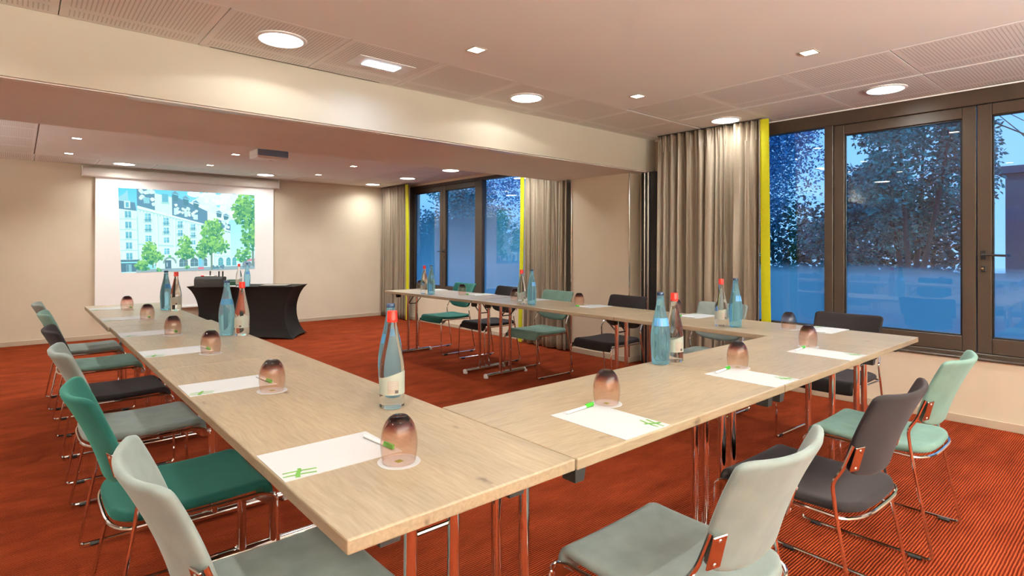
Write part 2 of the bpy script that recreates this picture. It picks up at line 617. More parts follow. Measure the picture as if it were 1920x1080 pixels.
def baked(o):
    """Replace an object's mesh with its modified mesh, so that copies share it."""
    dg = bpy.context.evaluated_depsgraph_get()
    me = bpy.data.meshes.new_from_object(o.evaluated_get(dg))
    o.modifiers.clear()
    o.data = me
    return o


def add_box(bm, x0, x1, y0, y1, z0, z1, mi=0):
    v = [bm.verts.new(p) for p in ((x0, y0, z0), (x1, y0, z0), (x1, y1, z0), (x0, y1, z0),
                                   (x0, y0, z1), (x1, y0, z1), (x1, y1, z1), (x0, y1, z1))]
    for f in ((0, 3, 2, 1), (4, 5, 6, 7), (0, 1, 5, 4), (1, 2, 6, 5), (2, 3, 7, 6), (3, 0, 4, 7)):
        bm.faces.new([v[i] for i in f]).material_index = mi
    return v


def box(x0, x1, y0, y1, z0, z1, bev=0.0, seg=2):
    bm = bmesh.new()
    add_box(bm, min(x0, x1), max(x0, x1), min(y0, y1), max(y0, y1), min(z0, z1), max(z0, z1))
    if bev:
        bmesh.ops.bevel(bm, geom=bm.edges[:], offset=bev, segments=seg, profile=0.5, affect='EDGES')
    return bm


def fillet(pts, r, n=4):
    """Round the inner corners of a polyline."""
    out = [Vector(pts[0])]
    for i in range(1, len(pts) - 1):
        a, b, c = Vector(pts[i - 1]), Vector(pts[i]), Vector(pts[i + 1])
        d1, d2 = (a - b), (c - b)
        rr = min(r, d1.length * 0.48, d2.length * 0.48)
        p, q = b + d1.normalized() * rr, b + d2.normalized() * rr
        for k in range(n + 1):
            t = k / n
            out.append((1 - t) ** 2 * p + 2 * t * (1 - t) * b + t * t * q)
    out.append(Vector(pts[-1]))
    return out


def add_tube(bm, pts, r, seg=8, closed=False, cap=True):
    pts = [Vector(p) for p in pts]
    n = len(pts)
    rs = r if isinstance(r, (list, tuple)) else [r] * n
    rings = []
    up = None
    for i in range(n):
        if closed:
            t = (pts[(i + 1) % n] - pts[i - 1])
        else:
            t = pts[min(i + 1, n - 1)] - pts[max(i - 1, 0)]
        t.normalize()
        if up is None:
            ref = Vector((0, 0, 1)) if abs(t.z) < 0.9 else Vector((1, 0, 0))
            up = t.cross(ref).normalized()
        else:
            up = (up - t * up.dot(t)).normalized()
        w = t.cross(up)
        rings.append([bm.verts.new(pts[i] + (up * math.cos(2 * PI * k / seg) + w * math.sin(2 * PI * k / seg)) * rs[i])
                      for k in range(seg)])
    m = n if closed else n - 1
    for i in range(m):
        a, b = rings[i], rings[(i + 1) % n]
        for k in range(seg):
            bm.faces.new((a[k], a[(k + 1) % seg], b[(k + 1) % seg], b[k]))
    if cap and not closed:
        bm.faces.new(rings[0][::-1])
        bm.faces.new(rings[-1])


def tube(pts, r, seg=8, closed=False):
    bm = bmesh.new()
    add_tube(bm, pts, r, seg, closed)
    return bm


def add_lathe(bm, prof, seg=24, mi=0, cx=0.0, cy_=0.0):
    """prof: list of (radius, z); radius 0 closes on the axis."""
    rings = []
    for r, z in prof:
        if r < 1e-6:
            rings.append([bm.verts.new((cx, cy_, z))])
        else:
            rings.append([bm.verts.new((cx + r * math.cos(2 * PI * k / seg), cy_ + r * math.sin(2 * PI * k / seg), z)) for k in range(seg)])
    for a, b in zip(rings, rings[1:]):
        for k in range(seg):
            k2 = (k + 1) % seg
            if len(a) == 1 and len(b) == 1:
                continue
            if len(a) == 1:
                f = bm.faces.new((a[0], b[k], b[k2]))
            elif len(b) == 1:
                f = bm.faces.new((a[k], a[k2], b[0]))
            else:
                f = bm.faces.new((a[k], a[k2], b[k2], b[k]))
            f.material_index = mi


def lathe(prof, seg=24):
    bm = bmesh.new()
    add_lathe(bm, prof, seg)
    return bm


def catmull(prof, n=4):
    out = []
    P = [prof[0]] + list(prof) + [prof[-1]]
    for i in range(1, len(P) - 2):
        p0, p1, p2, p3 = P[i - 1], P[i], P[i + 1], P[i + 2]
        for k in range(n):
            t = k / n
            out.append(tuple(0.5 * ((2 * b) + (-a + c) * t + (2 * a - 5 * b + 4 * c - d) * t * t + (-a + 3 * b - 3 * c + d) * t ** 3)
                             for a, b, c, d in zip(p0, p1, p2, p3)))
    out.append(tuple(prof[-1]))
    return out


def prism(poly, z0, z1):
    bm = bmesh.new()
    a = [bm.verts.new((x, y, z0)) for x, y in poly]
    b = [bm.verts.new((x, y, z1)) for x, y in poly]
    n = len(poly)
    bm.faces.new(a[::-1])
    bm.faces.new(b)
    for i in range(n):
        bm.faces.new((a[i], a[(i + 1) % n], b[(i + 1) % n], b[i]))
    return bm


# ------------------------------------------------------------------ the room
X0, X1 = -2.3, 5.33          # left wall, wall below the windows
Y0, Y1 = -2.7, 9.80          # wall behind the camera, wall with the screen
ZC, ZK = 2.50, 2.426         # ceiling in front of / behind the beam
YB0, YB1, ZB = 3.776, 5.11, 2.147
XG = 5.45                    # plane of the window glass


def structure(name, bm, mat, parent=None, smooth=False):
    o = obj(name, bm, mat, parent, smooth)
    if parent is None:
        o['kind'] = 'structure'
    return o


structure('floor', box(X0 - .2, 5.65, Y0 - .2, Y1 + .2, -0.10, 0.0), M_CARPET)
structure('wall_back', box(X0 - .2, 5.65, Y1, Y1 + .15, 0, 2.62), M_WALL)
structure('wall_left', box(X0 - .15, X0, Y0, Y1, 0, 2.62), M_WALL)
structure('wall_front', box(X0 - .2, 5.65, Y0 - .15, Y0, 0, 2.62), M_WALL)

# right wall: low walls under the windows, piers between them
wr = empty('wall_right')
wr['kind'] = 'structure'
obj('sill_wall', box(X1, 5.62, Y0, 3.72, 0, 0.49), M_WALL, wr)
obj('sill_wall', box(X1, 5.62, 4.88, 9.10, 0, 0.49), M_WALL, wr)
obj('corner_pier', box(5.36, 5.62, 9.08, Y1, 0, 2.62), M_WALL, wr)
obj('window_pier', box(5.42, 5.62, 2.72, 3.99, 0, 2.62), M_WALL, wr)
obj('pier_between_windows', box(5.222, 5.62, 3.99, 4.88, 0, ZB + .3), M_WALL, wr)
obj('window_pier', box(5.42, 5.62, 4.88, 5.20, 0, 2.62), M_WALL, wr)
obj('lintel', box(5.40, 5.62, Y0, 3.776, 2.492, 2.62), M_CEIL, wr)
obj('lintel', box(5.40, 5.62, 5.11, Y1, 2.39, 2.62), M_WALL, wr)

beam = structure('wall_beam', box(X0, 5.60, YB0, YB1, ZB, 2.62), [M_BEAM, M_CEIL])
for p in beam.data.polygons:
    if abs(p.normal.z) > 0.9 or p.normal.y > 0.9:
        p.material_index = 1

# ceiling: plain board fields plus perforated panels in a border
PIT = 0.65
ce = empty('ceiling')
ce['kind'] = 'structure'
obj('plain_board', box(X0, 3.977, Y0, 3.076, ZC, ZC + .05), M_CEIL, ce)
obj('upper_board', box(X0, 5.62, Y0, YB0, ZC + .03, ZC + .08), M_CEIL, ce)
obj('plain_board', box(0.145, 4.25, YB1, 9.09, ZK, ZK + .05), M_CEIL, ce)
obj('plain_board', box(X0, 0.14, YB1, 6.79, ZK, ZK + .05), M_CEIL, ce)
obj('upper_board', box(X0, 5.62, YB1, Y1, ZK + .03, ZK + .08), M_CEIL, ce)


def perf_panel(cx, cy_, z, lx, ly, rot):
    """Panel lx (across its rows) by ly, rotated about Z; joints stay open a few millimetres."""
    bm = box(-lx / 2 + .0025, lx / 2 - .0025, -ly / 2 + .002, ly / 2 - .002, 0, 0.02, 0.0015, 1)
    o = obj('perforated_panel', bm, M_PERF, ce)
    o.location = (cx, cy_, z)
    o.rotation_euler = (0, 0, rot)
    return o


for i in range(-3, 8):
    if i * PIT + 0.15 + PIT / 2 < 5.4:
        perf_panel(0.15 + PIT * (i + 0.5), (3.078 + 3.774) / 2, ZC, PIT, 0.696, 0)
for j in range(9):
    y = 3.05 - PIT * (j + 0.5)
    perf_panel(3.98 + 0.355, y, ZC, PIT, 0.70, PI / 2 * 3)
    perf_panel(3.98 + 1.07, y, ZC, PIT, 0.70, PI / 2 * 3)
for j in range(5):
    y = 9.09 - PIT * (j + 0.5) + 0.0
    if y > 6.79:
        for k in range(3):
            perf_panel(0.14 - 0.355 - 0.71 * k, y, ZK, PIT, 0.70, PI / 2)
for i in range(-3, 9):
    perf_panel(0.15 + PIT * (i - 0.5), (9.092 + 9.798) / 2, ZK, PIT, 0.70, 0)
for j in range(6):
    y = 9.09 - PIT * (j + 0.5)
    perf_panel(4.25 + 0.355, y, ZK, PIT, 0.70, -PI / 2)
    perf_panel(4.25 + 1.03, y, ZK, PIT, 0.62, -PI / 2)

# open joints where the border panels meet the beam and the window head
structure('trim_5', box(0.86, 1.98, 3.757, 3.764, ZC - .0012, ZC + .001), M_RUBBER)
structure('trim_6', box(5.372, 5.379, -1.6, 1.06, ZC - .0012, ZC + .001), M_RUBBER)

# baseboards
structure('baseboard_back', box(X0, 5.36, Y1 - .014, Y1, 0, 0.062, .003, 1), M_BASE)
structure('baseboard_right', box(X1 - .014, X1, Y0, 3.60, 0, 0.062, .003, 1), M_BASE)
structure('baseboard_right', box(X1 - .014, X1, 4.88, 9.08, 0, 0.062, .003, 1), M_BASE)
structure('baseboard_pier', box(5.208, 5.222, 3.976, 4.88, 0, 0.062, .003, 1), M_BASE)
structure('baseboard_pier', box(5.222, 5.42, 3.976, 3.99, 0, 0.062, .003, 1), M_BASE)
structure('baseboard_left', box(X0, X0 + .014, Y0, Y1, 0, 0.062, .003, 1), M_BASE)

# chrome corner trims of the pier, partition jamb profiles and the ceiling track under the beam
structure('trim_1', box(5.214, 5.226, 3.982, 3.996, 0.06, ZB, .002, 1), M_CHROME)
structure('trim_2', box(5.212, 5.224, 4.872, 4.886, 0.06, ZB, .002, 1), M_CHROME)
jm = empty('trim_3')
jm['kind'] = 'structure'
obj('jamb_profile', box(5.30, 5.325, 3.835, 3.85, 0.0, ZB, .003, 1), M_ALU, jm)
obj('jamb_profile', box(5.30, 5.325, 3.785, 3.81, 0.0, ZB, .003, 1), M_ALU, jm)
obj('jamb_backing', box(5.325, 5.42, 3.70, 3.90, 0.0, ZB), M_RUBBER, jm)
tk = empty('trim_4')
tk['kind'] = 'structure'
obj('track_channel', box(X0, 5.30, 3.80, 3.826, ZB - .006, ZB + .001, .001, 1), M_CEIL, tk)
obj('track_channel', box(X0, 5.30, 3.838, 3.864, ZB - .006, ZB + .001, .001, 1), M_CEIL, tk)
obj('track_slot', box(X0, 5.30, 3.826, 3.838, ZB - .001, ZB + .001), M_RUBBER, tk)
for xa, xb in ((0.46, 1.62), (2.02, 2.88), (3.05, 4.05)):
    obj('track_plate', box(xa, xb, 3.797, 3.868, ZB - .009, ZB - .006, .001, 1), M_CASS, tk)


# ------------------------------------------------------------------ windows
def bar(y0, y1, z0, z1, x0, x1, parent, name='frame_bar', bev=.004):
    return obj(name, box(x0, x1, y0, y1, z0, z1, bev, 1), M_BRONZE, parent)


def sash(win, ya, yb, za, zb, w=0.085, handle=None):
    """An opening sash: four bars with a raised inner bead, pane and film. ya > yb (ya is farther along the wall)."""
    s = obj('sash_frame', box(5.415, 5.475, ya - w, ya, za, zb, .004, 1), M_BRONZE, win)
    for (p, q, r, t) in ((yb, yb + w, za, zb), (yb + w, ya - w, za, za + w * 1.35), (yb + w, ya - w, zb - w, zb)):
        obj('sash_bar', box(5.415, 5.475, p, q, r, t, .004, 1), M_BRONZE, s)
    b = .012
    i0, i1, j0, j1 = yb + w, ya - w, za + w * 1.35, zb - w
    for (p, q, r, t) in ((i0, i0 + b, j0, j1), (i1 - b, i1, j0, j1), (i0, i1, j0, j0 + b), (i0, i1, j1 - b, j1)):
        obj('glazing_bead', box(5.430, 5.446, p, q, r, t, .003, 1), M_BLACKM, s)
    pane(win, i1, i0, j0, j1)
    return s


def pane(win, ya, yb, za, zb):
    back = win.name == 'window_2'
    ft = 2.18 if back else 1.27
    obj('pane', box(XG, XG + .006, yb, ya, za, zb), M_PANE, win)
    bm = bmesh.new()
    vs = [bm.verts.new(p) for p in ((XG + .010, yb, za), (XG + .010, ya, za), (XG + .010, ya, ft), (XG + .010, yb, ft))]
    bm.faces.new(vs)
    obj('privacy_film', bm, M_FILM2 if back else M_FILM, win)


def lever(win, y, z, direction):
    h = obj('handle_plate', box(5.408, 5.416, y - .016, y + .016, z - .035, z + .035, .003, 2), M_BLACKM, win)
    bm = tube(fillet([(5.412, y, z), (5.372, y, z), (5.368, y + direction * .025, z), (5.372, y + direction * .135, z - .004)], .012), .0085, 10)
    obj('lever', bm, M_BLACKM, h, True)
    lk = obj('lock_rose', box(5.408, 5.417, y - .015, y + .015, z - .125, z - .078, .004, 2), M_BLACKM, win)
    obj('thumb_turn', box(5.385, 5.409, y - .006, y + .010, z - .108, z - .094, .003, 2), M_BRASS, lk)


# front window
w1 = empty('window_1')
w1['kind'] = 'structure'
Z0, Z1 = 0.49, 2.492
bar(2.70, -2.7, Z1 - .115, Z1, 5.405, 5.50, w1, 'head_bar')
bar(2.70, -2.7, Z0 - .005, Z0 + .03, 5.405, 5.50, w1, 'bottom_bar')
bar(2.70, -2.7, Z0 - .012, Z0 + .006, 5.318, 5.42, w1, 'window_board')
bar(2.72, 2.63, Z0, Z1 - .1, 5.405, 5.50, w1, 'frame_post')
bar(1.995, 1.925, Z0, Z1 - .1, 5.405, 5.50, w1, 'frame_post')
bar(2.63, 1.995, Z0 + .03, Z0 + .12, 5.41, 5.49, w1, 'fixed_light_bar')
pane(w1, 2.63, 1.995, Z0 + .12, Z1 - .115)
sash(w1, 1.922, 0.936, Z0 + .032, Z1 - .118)
sash(w1, 0.930, -0.06, Z0 + .032, Z1 - .118)
bar(-0.063, -0.13, Z0, Z1 - .1, 5.405, 5.50, w1, 'frame_post')
sash(w1, -0.133, -1.15, Z0 + .032, Z1 - .118)
bar(-1.153, -2.7, Z0, Z1 - .1, 5.405, 5.50, w1, 'frame_post')
lever(w1, 0.893, 1.254, -1)

# back window
w2 = empty('window_2')
w2['kind'] = 'structure'
Z1b = 2.392
bar(9.08, 5.15, Z1b - .05, Z1b, 5.405, 5.50, w2, 'head_bar')
bar(9.08, 5.15, Z0 - .005, Z0 + .03, 5.405, 5.50, w2, 'bottom_bar')
bar(9.08, 5.15, Z0 - .012, Z0 + .006, 5.318, 5.42, w2, 'window_board')
bar(9.08, 9.01, Z0, Z1b - .04, 5.405, 5.50, w2, 'frame_post')
sash(w2, 9.008, 8.035, Z0 + .032, Z1b - .052)
sash(w2, 8.032, 7.045, Z0 + .032, Z1b - .052)
bar(7.042, 6.94, Z0, Z1b - .04, 5.405, 5.50, w2, 'frame_post')
pane(w2, 6.94, 5.20, Z0 + .03, Z1b - .05)
bar(5.20, 5.15, Z0, Z1b - .04, 5.405, 5.50, w2, 'frame_post')
lever(w2, 7.985, 1.232, 1)


# ------------------------------------------------------------------ curtains
def curtain(name, ya, yb, xc, z0, z1, lime_at, label, seed, depth=0.055, nf=9):
    """A gathered curtain hanging along Y from ya to yb; lime_at is 'a' or 'b', the end with the lime border."""
    rnd = random.Random(seed)
    root = empty(name, (xc, (ya + yb) / 2, z0))
    tag(root, label, 'curtain', 'taupe curtains with lime borders')
    n = 220
    ph = [rnd.uniform(0, 2 * PI) for _ in range(4)]
    L = abs(ya - yb)

    def off(t, h):
        # t along the curtain, h height 0..1; pleats tight at the heading, looser below
        a = 2 * PI * nf * (t + .018 * math.sin(2 * PI * 2.3 * t + ph[1]) + .010 * math.sin(2 * PI * 5.1 * t + ph[3]))
        f = math.sin(a + 0.35 * math.sin(3.1 * h + ph[1] + 5 * t))
        g = math.sin(1.9 * a + ph[2] + 0.9 * h)
        amp = .62 + .38 * math.sin(2 * PI * 3.7 * t + ph[2])
        k = 0.55 + 0.45 * (1 - h)
        fold = math.copysign(abs(f) ** 0.75, f) * amp
        top = 0.30 * math.sin(4.0 * a + ph[3]) * max(0, (h - 0.90) / 0.10)
        return depth * (fold * k + 0.42 * g * k * (1.2 - amp) + top)

    rows = [0, .04, .12, .22, .34, .46, .58, .70, .80, .88, .93, .965, .985, 1.0]
    bm = bmesh.new()
    grid = []
    for h in rows:
        row = []
        for i in range(n + 1):
            t = i / n
            y = ya + (yb - ya) * t
            x = xc + off(t, h)
            y += 0.35 * depth * math.cos(2 * PI * nf * t * 1.0 + ph[0]) * (1 - 0.5 * h) * (1 if 0.03 < t < 0.97 else 0)
            row.append(bm.verts.new((x - xc, y - (ya + yb) / 2, h * (z1 - z0))))
        grid.append(row)
    for a, b in zip(grid, grid[1:]):
        for i in range(n):
            bm.faces.new((a[i], a[i + 1], b[i + 1], b[i]))
    c = obj('curtain_cloth', bm, M_CURT, root, True)
    md = c.modifiers.new('thickness', 'SOLIDIFY')
    md.thickness = 0.003
    baked(c)
    # heading tape
    obj('heading_rail', box(-.02, .02, -L / 2, L / 2, z1 - z0 + .002, z1 - z0 + .012), M_CURTD, root)
    # lime border: a flat band that leans slightly out at the foot
    s = 1 if lime_at == 'a' else -1
    yy = (ya if lime_at == 'a' else yb) - (ya + yb) / 2
    bm = bmesh.new()
    prev = None
    for k in range(9):
        h = k / 8
        lean = s * (0.035 * (1 - h)) * 1.0
        wv = 0.006 * math.sin(5 * h + seed)
        q = [bm.verts.new((dx + wv, yy + dy + lean, h * (z1 - z0))) for dx, dy in
             ((-.030, -s * .01), (-.034, s * .035), (-.022, s * .072), (-.016, s * .072), (-.026, s * .035), (-.022, -s * .01))]
        if prev:
            for i in range(6):
                bm.faces.new((prev[i], prev[(i + 1) % 6], q[(i + 1) % 6], q[i]))
        else:
            bm.faces.new(q[::-1])
        prev = q
    bm.faces.new(prev)
    lb = obj('border_strip', bm, M_LIME, root, True)
    lb['label'] = 'lime yellow border strip'
    return root


curtain('curtain', 3.575, 2.455, 5.185, 0.015, 2.485, 'b', 'large taupe curtain beside the front window, nearest of the three curtains', 3, .062, 11)
curtain('curtain', 5.72, 4.93, 5.20, 0.015, 2.375, 'a', 'taupe curtain between the beam pier and the back window, lime border on its left', 11, .055, 8)
curtain('curtain', 9.74, 8.83, 5.20, 0.015, 2.405, 'b', 'taupe curtain in the far corner beside the screen wall', 5, .050, 9)


# ------------------------------------------------------------------ ceiling lights
def area_light(parent, size, power, col, shape='DISK', size_y=None, spread=150):
    ld = bpy.data.lights.new('lamp_light', 'AREA')
    ld.shape = shape
    ld.size = size
    if size_y:
        ld.size_y = size_y
    ld.energy = power
    ld.color = col
    ld.spread = math.radians(spread)
    lo = bpy.data.objects.new('lamp_light', ld)
    COL.objects.link(lo)
    lo.parent = parent
    lo.location = (0, 0, -0.012)
    return lo


def round_light(x, y, z, label, power=None, cone=False):
    root = empty('round_ceiling_light', (x, y, z))
    tag(root, label, 'ceiling light', 'round flush ceiling lights')
    bm = bmesh.new()
    add_lathe(bm, [(0.118, -0.002), (0.120, -0.009), (0.128, -0.010), (0.140, -0.004), (0.141, 0.002), (0.118, 0.002)], 40)
    obj('trim_ring', bm, M_WHITE, root, True)
    obj('diffuser', lathe([(0, -0.007), (0.09, -0.0065), (0.118, -0.004), (0.118, 0.0), (0, 0.0)], 40), M_LAMP, root, True)
    if not cone:
        area_light(root, 0.22, ROUND_W if power is None else power, LAMP_COL, spread=150)
        return
    ld = bpy.data.lights.new('lamp_light', 'SPOT')
    ld.energy = power
    ld.color = LAMP_COL
    ld.spot_size = math.radians(154)
    ld.spot_blend = 0.12
    ld.shadow_soft_size = 0.05
    lo = bpy.data.objects.new('lamp_light', ld)
    COL.objects.link(lo)
    lo.parent = root
    lo.location = (0, 0, -0.014)


def square_spot(x, y, z, label, k=1.0):
    root = empty('square_spotlight', (x, y, z))
    tag(root, label, 'spotlight', 'small square recessed spotlights')
    f = bmesh.new()
    s, w = 0.048, 0.008
    for (a, b, c, d) in ((-s, s, -s, -s + w), (-s, s, s - w, s), (-s, -s + w, -s + w, s - w), (s - w, s, -s + w, s - w)):
        add_box(f, a, b, c, d, -0.004, 0.0)
    obj('frame', f, M_BASE, root)
    obj('bulb_face', box(-s + w, s - w, -s + w, s - w, -0.002, 0.0), M_SPOTE, root)
    ld = bpy.data.lights.new('spot_light', 'SPOT')
    ld.energy = SPOT_W * k
    ld.color = SPOT_COL
    ld.spot_size = math.radians(125)
    ld.spot_blend = 0.8
    ld.shadow_soft_size = 0.03
    lo = bpy.data.objects.new('spot_light', ld)
    COL.objects.link(lo)
    lo.parent = root
    lo.location = (0, 0, -0.02)


for x, y, lab in ((1.14, 3.35, 'round ceiling light before the beam, nearest the upper left of the photo'),
                  (3.064, 3.36, 'round ceiling light before the beam, right of the white emergency light'),
                  (4.998, 2.711, 'round ceiling light over the large front curtain'),
                  (4.922, 1.387, 'round ceiling light before the middle of the front window')):
    if y > 3:
        round_light(x, y, ZC - .0005, lab, ROUND_W * 1.25, True)
    else:
        round_light(x, y, ZC - .0005, lab, ROUND_W * (.5 if y > 2.5 else 1))
for x, y, lab in ((1.083, 9.31, 'round ceiling light above the left half of the projection screen'),
                  (2.911, 9.234, 'round ceiling light above the right end of the projection screen'),
                  (4.80, 9.349, 'round ceiling light in the far right corner by the curtain'),
                  (4.794, 8.131, 'round ceiling light before the back window, middle of its row'),
                  (4.764, 6.859, 'round ceiling light before the back window, third from the corner'),
                  (4.764, 5.59, 'round ceiling light half hidden by the beam, above the back curtain')):
    round_light(x, y, ZK - .0005, lab, ROUND_W * (1.7 if x > 4 and y < 8.5 else 1))
# the rows go on over the part of the room behind the camera
for x, y, lab in ((-0.80, 3.35, 'round ceiling light before the beam, left of all those in the photo'),
                  (4.92, 0.06, 'round ceiling light by the front window, just right of the photo'),
                  (4.92, -1.27, 'round ceiling light by the front window, behind the camera')):
    round_light(x, y, ZC - .0005, lab, ROUND_W * (2.0 if x < 0 else 1))
for x, y, lab in ((2.09, 2.743, 'square ceiling spotlight above the front table, left one by the emergency light'),
                  (3.688, 2.741, 'square ceiling spotlight at the inner corner of the plain ceiling field'),
                  (3.647, 1.433, 'square ceiling spotlight nearest the front window')):
    square_spot(x, y, ZC - .0005, lab)
for x, y, lab in ((0.49, 2.742, 'square spotlight above the nearest left table, out of the photo'),
                  (2.09, 1.433, 'square spotlight above the front table, out of the photo'),
                  (0.49, 1.433, 'square spotlight above the nearest left chair, out of the photo'),
                  (3.65, 0.12, 'square spotlight behind the front chairs, right, out of the photo'),
                  (2.09, 0.12, 'square spotlight behind the front chairs, middle, out of the photo'),
                  (0.49, 0.12, 'square spotlight above the camera, out of the photo'),
                  (-1.1, 1.433, 'square spotlight left of the left chair row, out of the photo')):
    square_spot(x, y, ZC - .0005, lab)
for x, y, lab in ((0.453, 7.436, 'square spotlight of the back room, left column, nearer one'),
                  (0.455, 8.721, 'square spotlight of the back room, left column, farther one'),
                  (1.996, 7.447, 'square spotlight of the back room, just left of the ceiling projector'),
                  (1.993, 8.662, 'square spotlight of the back room, above the middle of the screen'),
                  (3.520, 7.426, 'square spotlight of the back room, right column, nearer one'),
                  (3.528, 8.676, 'square spotlight of the back room, right column, farther one')):
    square_spot(x, y, ZK - .0005, lab, 1.7)
for x, w in ((0.45, 'left'), (1.99, 'middle'), (3.52, 'right')):
    square_spot(x, 6.0, ZK - .0005, 'square spotlight of the back room hidden by the beam, ' + w + ' one', 1.7)

em = empty('emergency_light', (1.80, 3.39, ZC - .0005))
tag(em, 'rectangular emergency light glowing cold white in the perforated ceiling', 'emergency light')
bm = box(-.20, .20, -.105, .105, -.004, 0)
obj('cover_plate', bm, M_WHITE, em)
obj('light_panel', box(-.118, .118, -.050, .050, -.009, -.004, .002, 1), M_EMER, em)
bm = bmesh.new()
add_tube(bm, [(-.11, -.03, -.010), (.11, -.03, -.010)], .004, 6)
add_tube(bm, [(-.11, .03, -.010), (.11, .03, -.010)], .004, 6)
obj('tube', bm, M_EMER, em)
area_light(em, 0.22, 2.0, (0.55, 0.72, 1.0), 'RECTANGLE', 0.10, 160).location = (0, 0, -.026)


def fill_lamp(x, y, rz, power, label):
    """Invented wall bowl, out of view, added to brighten the ceiling by fill light (on the walls behind and beside the camera)."""
    root = empty('added_fill_lamp', (x, y, 1.80), rz)
    tag(root, label, 'added fill lamp', 'added fill lamps out of view')
    bm = bmesh.new()
    n = 14
    prof = [(.02, -.09), (.07, -.06), (.11, -.02), (.13, .03), (.124, .03), (.10, -.015), (.06, -.05)]
    rings = []
    for r, z in prof:
        rings.append([bm.verts.new((r * math.cos(PI * k / n), r * math.sin(PI * k / n), z)) for k in range(n + 1)])
    for a, b in zip(rings, rings[1:]):
        for k in range(n):
            bm.faces.new((a[k], a[k + 1], b[k + 1], b[k]))
    obj('bowl', bm, M_WHITE, root, True)
    obj('wall_plate', box(-.06, .06, -.002, .012, -.09, .02, .003, 1), M_WHITE, root)
    bulb = obj('bulb', lathe([(0, -.02), (.02, -.01), (.024, .01), (.012, .025), (0, .03)], 14), M_LAMP, root, True)
    bulb.location = (0, .055, -.01)
    ld = bpy.data.lights.new('fill_light', 'AREA')
    ld.shape = 'RECTANGLE'
    ld.size, ld.size_y = .2, .09
    ld.energy = power
    ld.color = LAMP_COL
    lo = bpy.data.objects.new('fill_light', ld)
    COL.objects.link(lo)
    lo.parent = root
    lo.location = (0, .065, .035)
    lo.rotation_euler = (PI, 0, 0)


for k, (x, y, rz, where) in enumerate(((X0, 7.0, -PI / 2, 'left wall of the back room'),
                                       (-.9, Y0, 0, 'wall behind the camera, left'), (1.2, Y0, 0, 'wall behind the camera, middle'), (3.2, Y0, 0, 'wall behind the camera, right'))):
    fill_lamp(x, y, rz, FILL_W * (.28 if y > 3 else 1), 'added unseen fill lamp, white bowl on the ' + where)  # unseen lamps, put in only to lift the ceiling and wall brightness


# ------------------------------------------------------------------ projector, screen with its picture
pj = empty('projector', (2.16, 6.72, ZK))
tag(pj, 'white ceiling projector with blue grey rear, hung before the screen', 'projector')
bm = box(-.175, .175, -.12, .16, -.128, -.034, .018, 3)
obj('body', bm, M_WHITE, pj, True)
obj('rear_panel', box(-.165, .170, -.127, -.112, -.108, -.038, .007, 2), M_PROJB, pj)
obj('ceiling_mount', box(-.05, .05, -.03, .07, -.036, 0, .004, 1), M_WHITE, pj)
obj('lens', lathe([(0, .0), (.026, .0), (.03, .02), (0, .02)], 16), M_BLACKM, pj).location = (-.06, .15, -.09)
bpy.data.objects['lens'].rotation_euler = (PI / 2, 0, PI)
obj('focus_tab', box(.02, .07, .07, .10, -.134, -.126, .002, 1), M_CASS, pj)

YS = 9.742
scr = empty('projection_screen', (1.96, YS, 2.26))
tag(scr, 'white roll-down projection screen on the back wall', 'screen')


def sp_(x, z):
    return (x - 1.96, 0, z - 2.26)


bm = bmesh.new()
prof = [(-.058, .012), (-.064, .05), (-.055, .105), (-.02, .134), (.03, .134), (.03, 0.0), (-.04, 0.0)]
a = [bm.verts.new((.656 - 1.96, y, z)) for y, z in prof]
b = [bm.verts.new((3.264 - 1.96, y, z)) for y, z in prof]
bm.faces.new(a[::-1])
bm.faces.new(b)
for i in range(len(prof)):
    bm.faces.new((a[i], a[(i + 1) % len(prof)], b[(i + 1) % len(prof)], b[i]))
obj('cassette', bm, M_CASS, scr, True)
obj('end_cap', box(.648 - 1.96, .657 - 1.96, -.066, .032, -.004, .138, .003, 1), M_WHITE, scr)
obj('end_cap', box(3.263 - 1.96, 3.272 - 1.96, -.066, .032, -.004, .138, .003, 1), M_WHITE, scr)
obj('screen_cloth', box(.800 - 1.96, 3.200 - 1.96, 0, .002, .40 - 2.26, .01), M_SCREEN, scr)
obj('weight_bar', box(.795 - 1.96, 3.205 - 1.96, -.010, .012, .375 - 2.26, .402 - 2.26, .004, 2), M_WHITE, scr)

# the projected picture: a flat coloured sheet of the street view
bm = bmesh.new()
cl = bm.loops.layers.float_color.new('picture')
Q = [(1.06, 2.131), (2.90, 2.139), (2.905, .939), (1.103, .92)]
LAY = [0]


def quv(u, v):
    (ax, az), (bx_, bz), (cx, cz), (dx, dz) = Q
    x = (1 - v) * ((1 - u) * ax + u * bx_) + v * ((1 - u) * dx + u * cx)
    z = (1 - v) * ((1 - u) * az + u * bz) + v * ((1 - u) * dz + u * cz)
    return x - 1.96, z - 2.26


def lin(c):
    c = [x + (w - x) * .24 for x, w in zip(c, (180, 236, 236))]
    return tuple(((x / 255.0 + 0.055) / 1.055) ** 2.4 if x > 10 else x / 255.0 / 12.92 for x in c) + (1.0,)


def pic(poly, col, layer=None, cols=None):
    L = layer if layer is not None else 1
    vs = []
    for u, v in poly:
        x, z = quv(min(1, max(0, u)), min(1, max(0, v)))
        vs.append(bm.verts.new((x, -.0008 - L * .00025, z)))
    try:
        f = bm.faces.new(vs)
    except ValueError:
        return
    for i, lo in enumerate(f.loops):
        lo[cl] = lin(cols[i] if cols else col)


def rect(u0, v0, u1, v1, col, layer=None):
    pic([(u0, v0), (u1, v0), (u1, v1), (u0, v1)], col, layer)


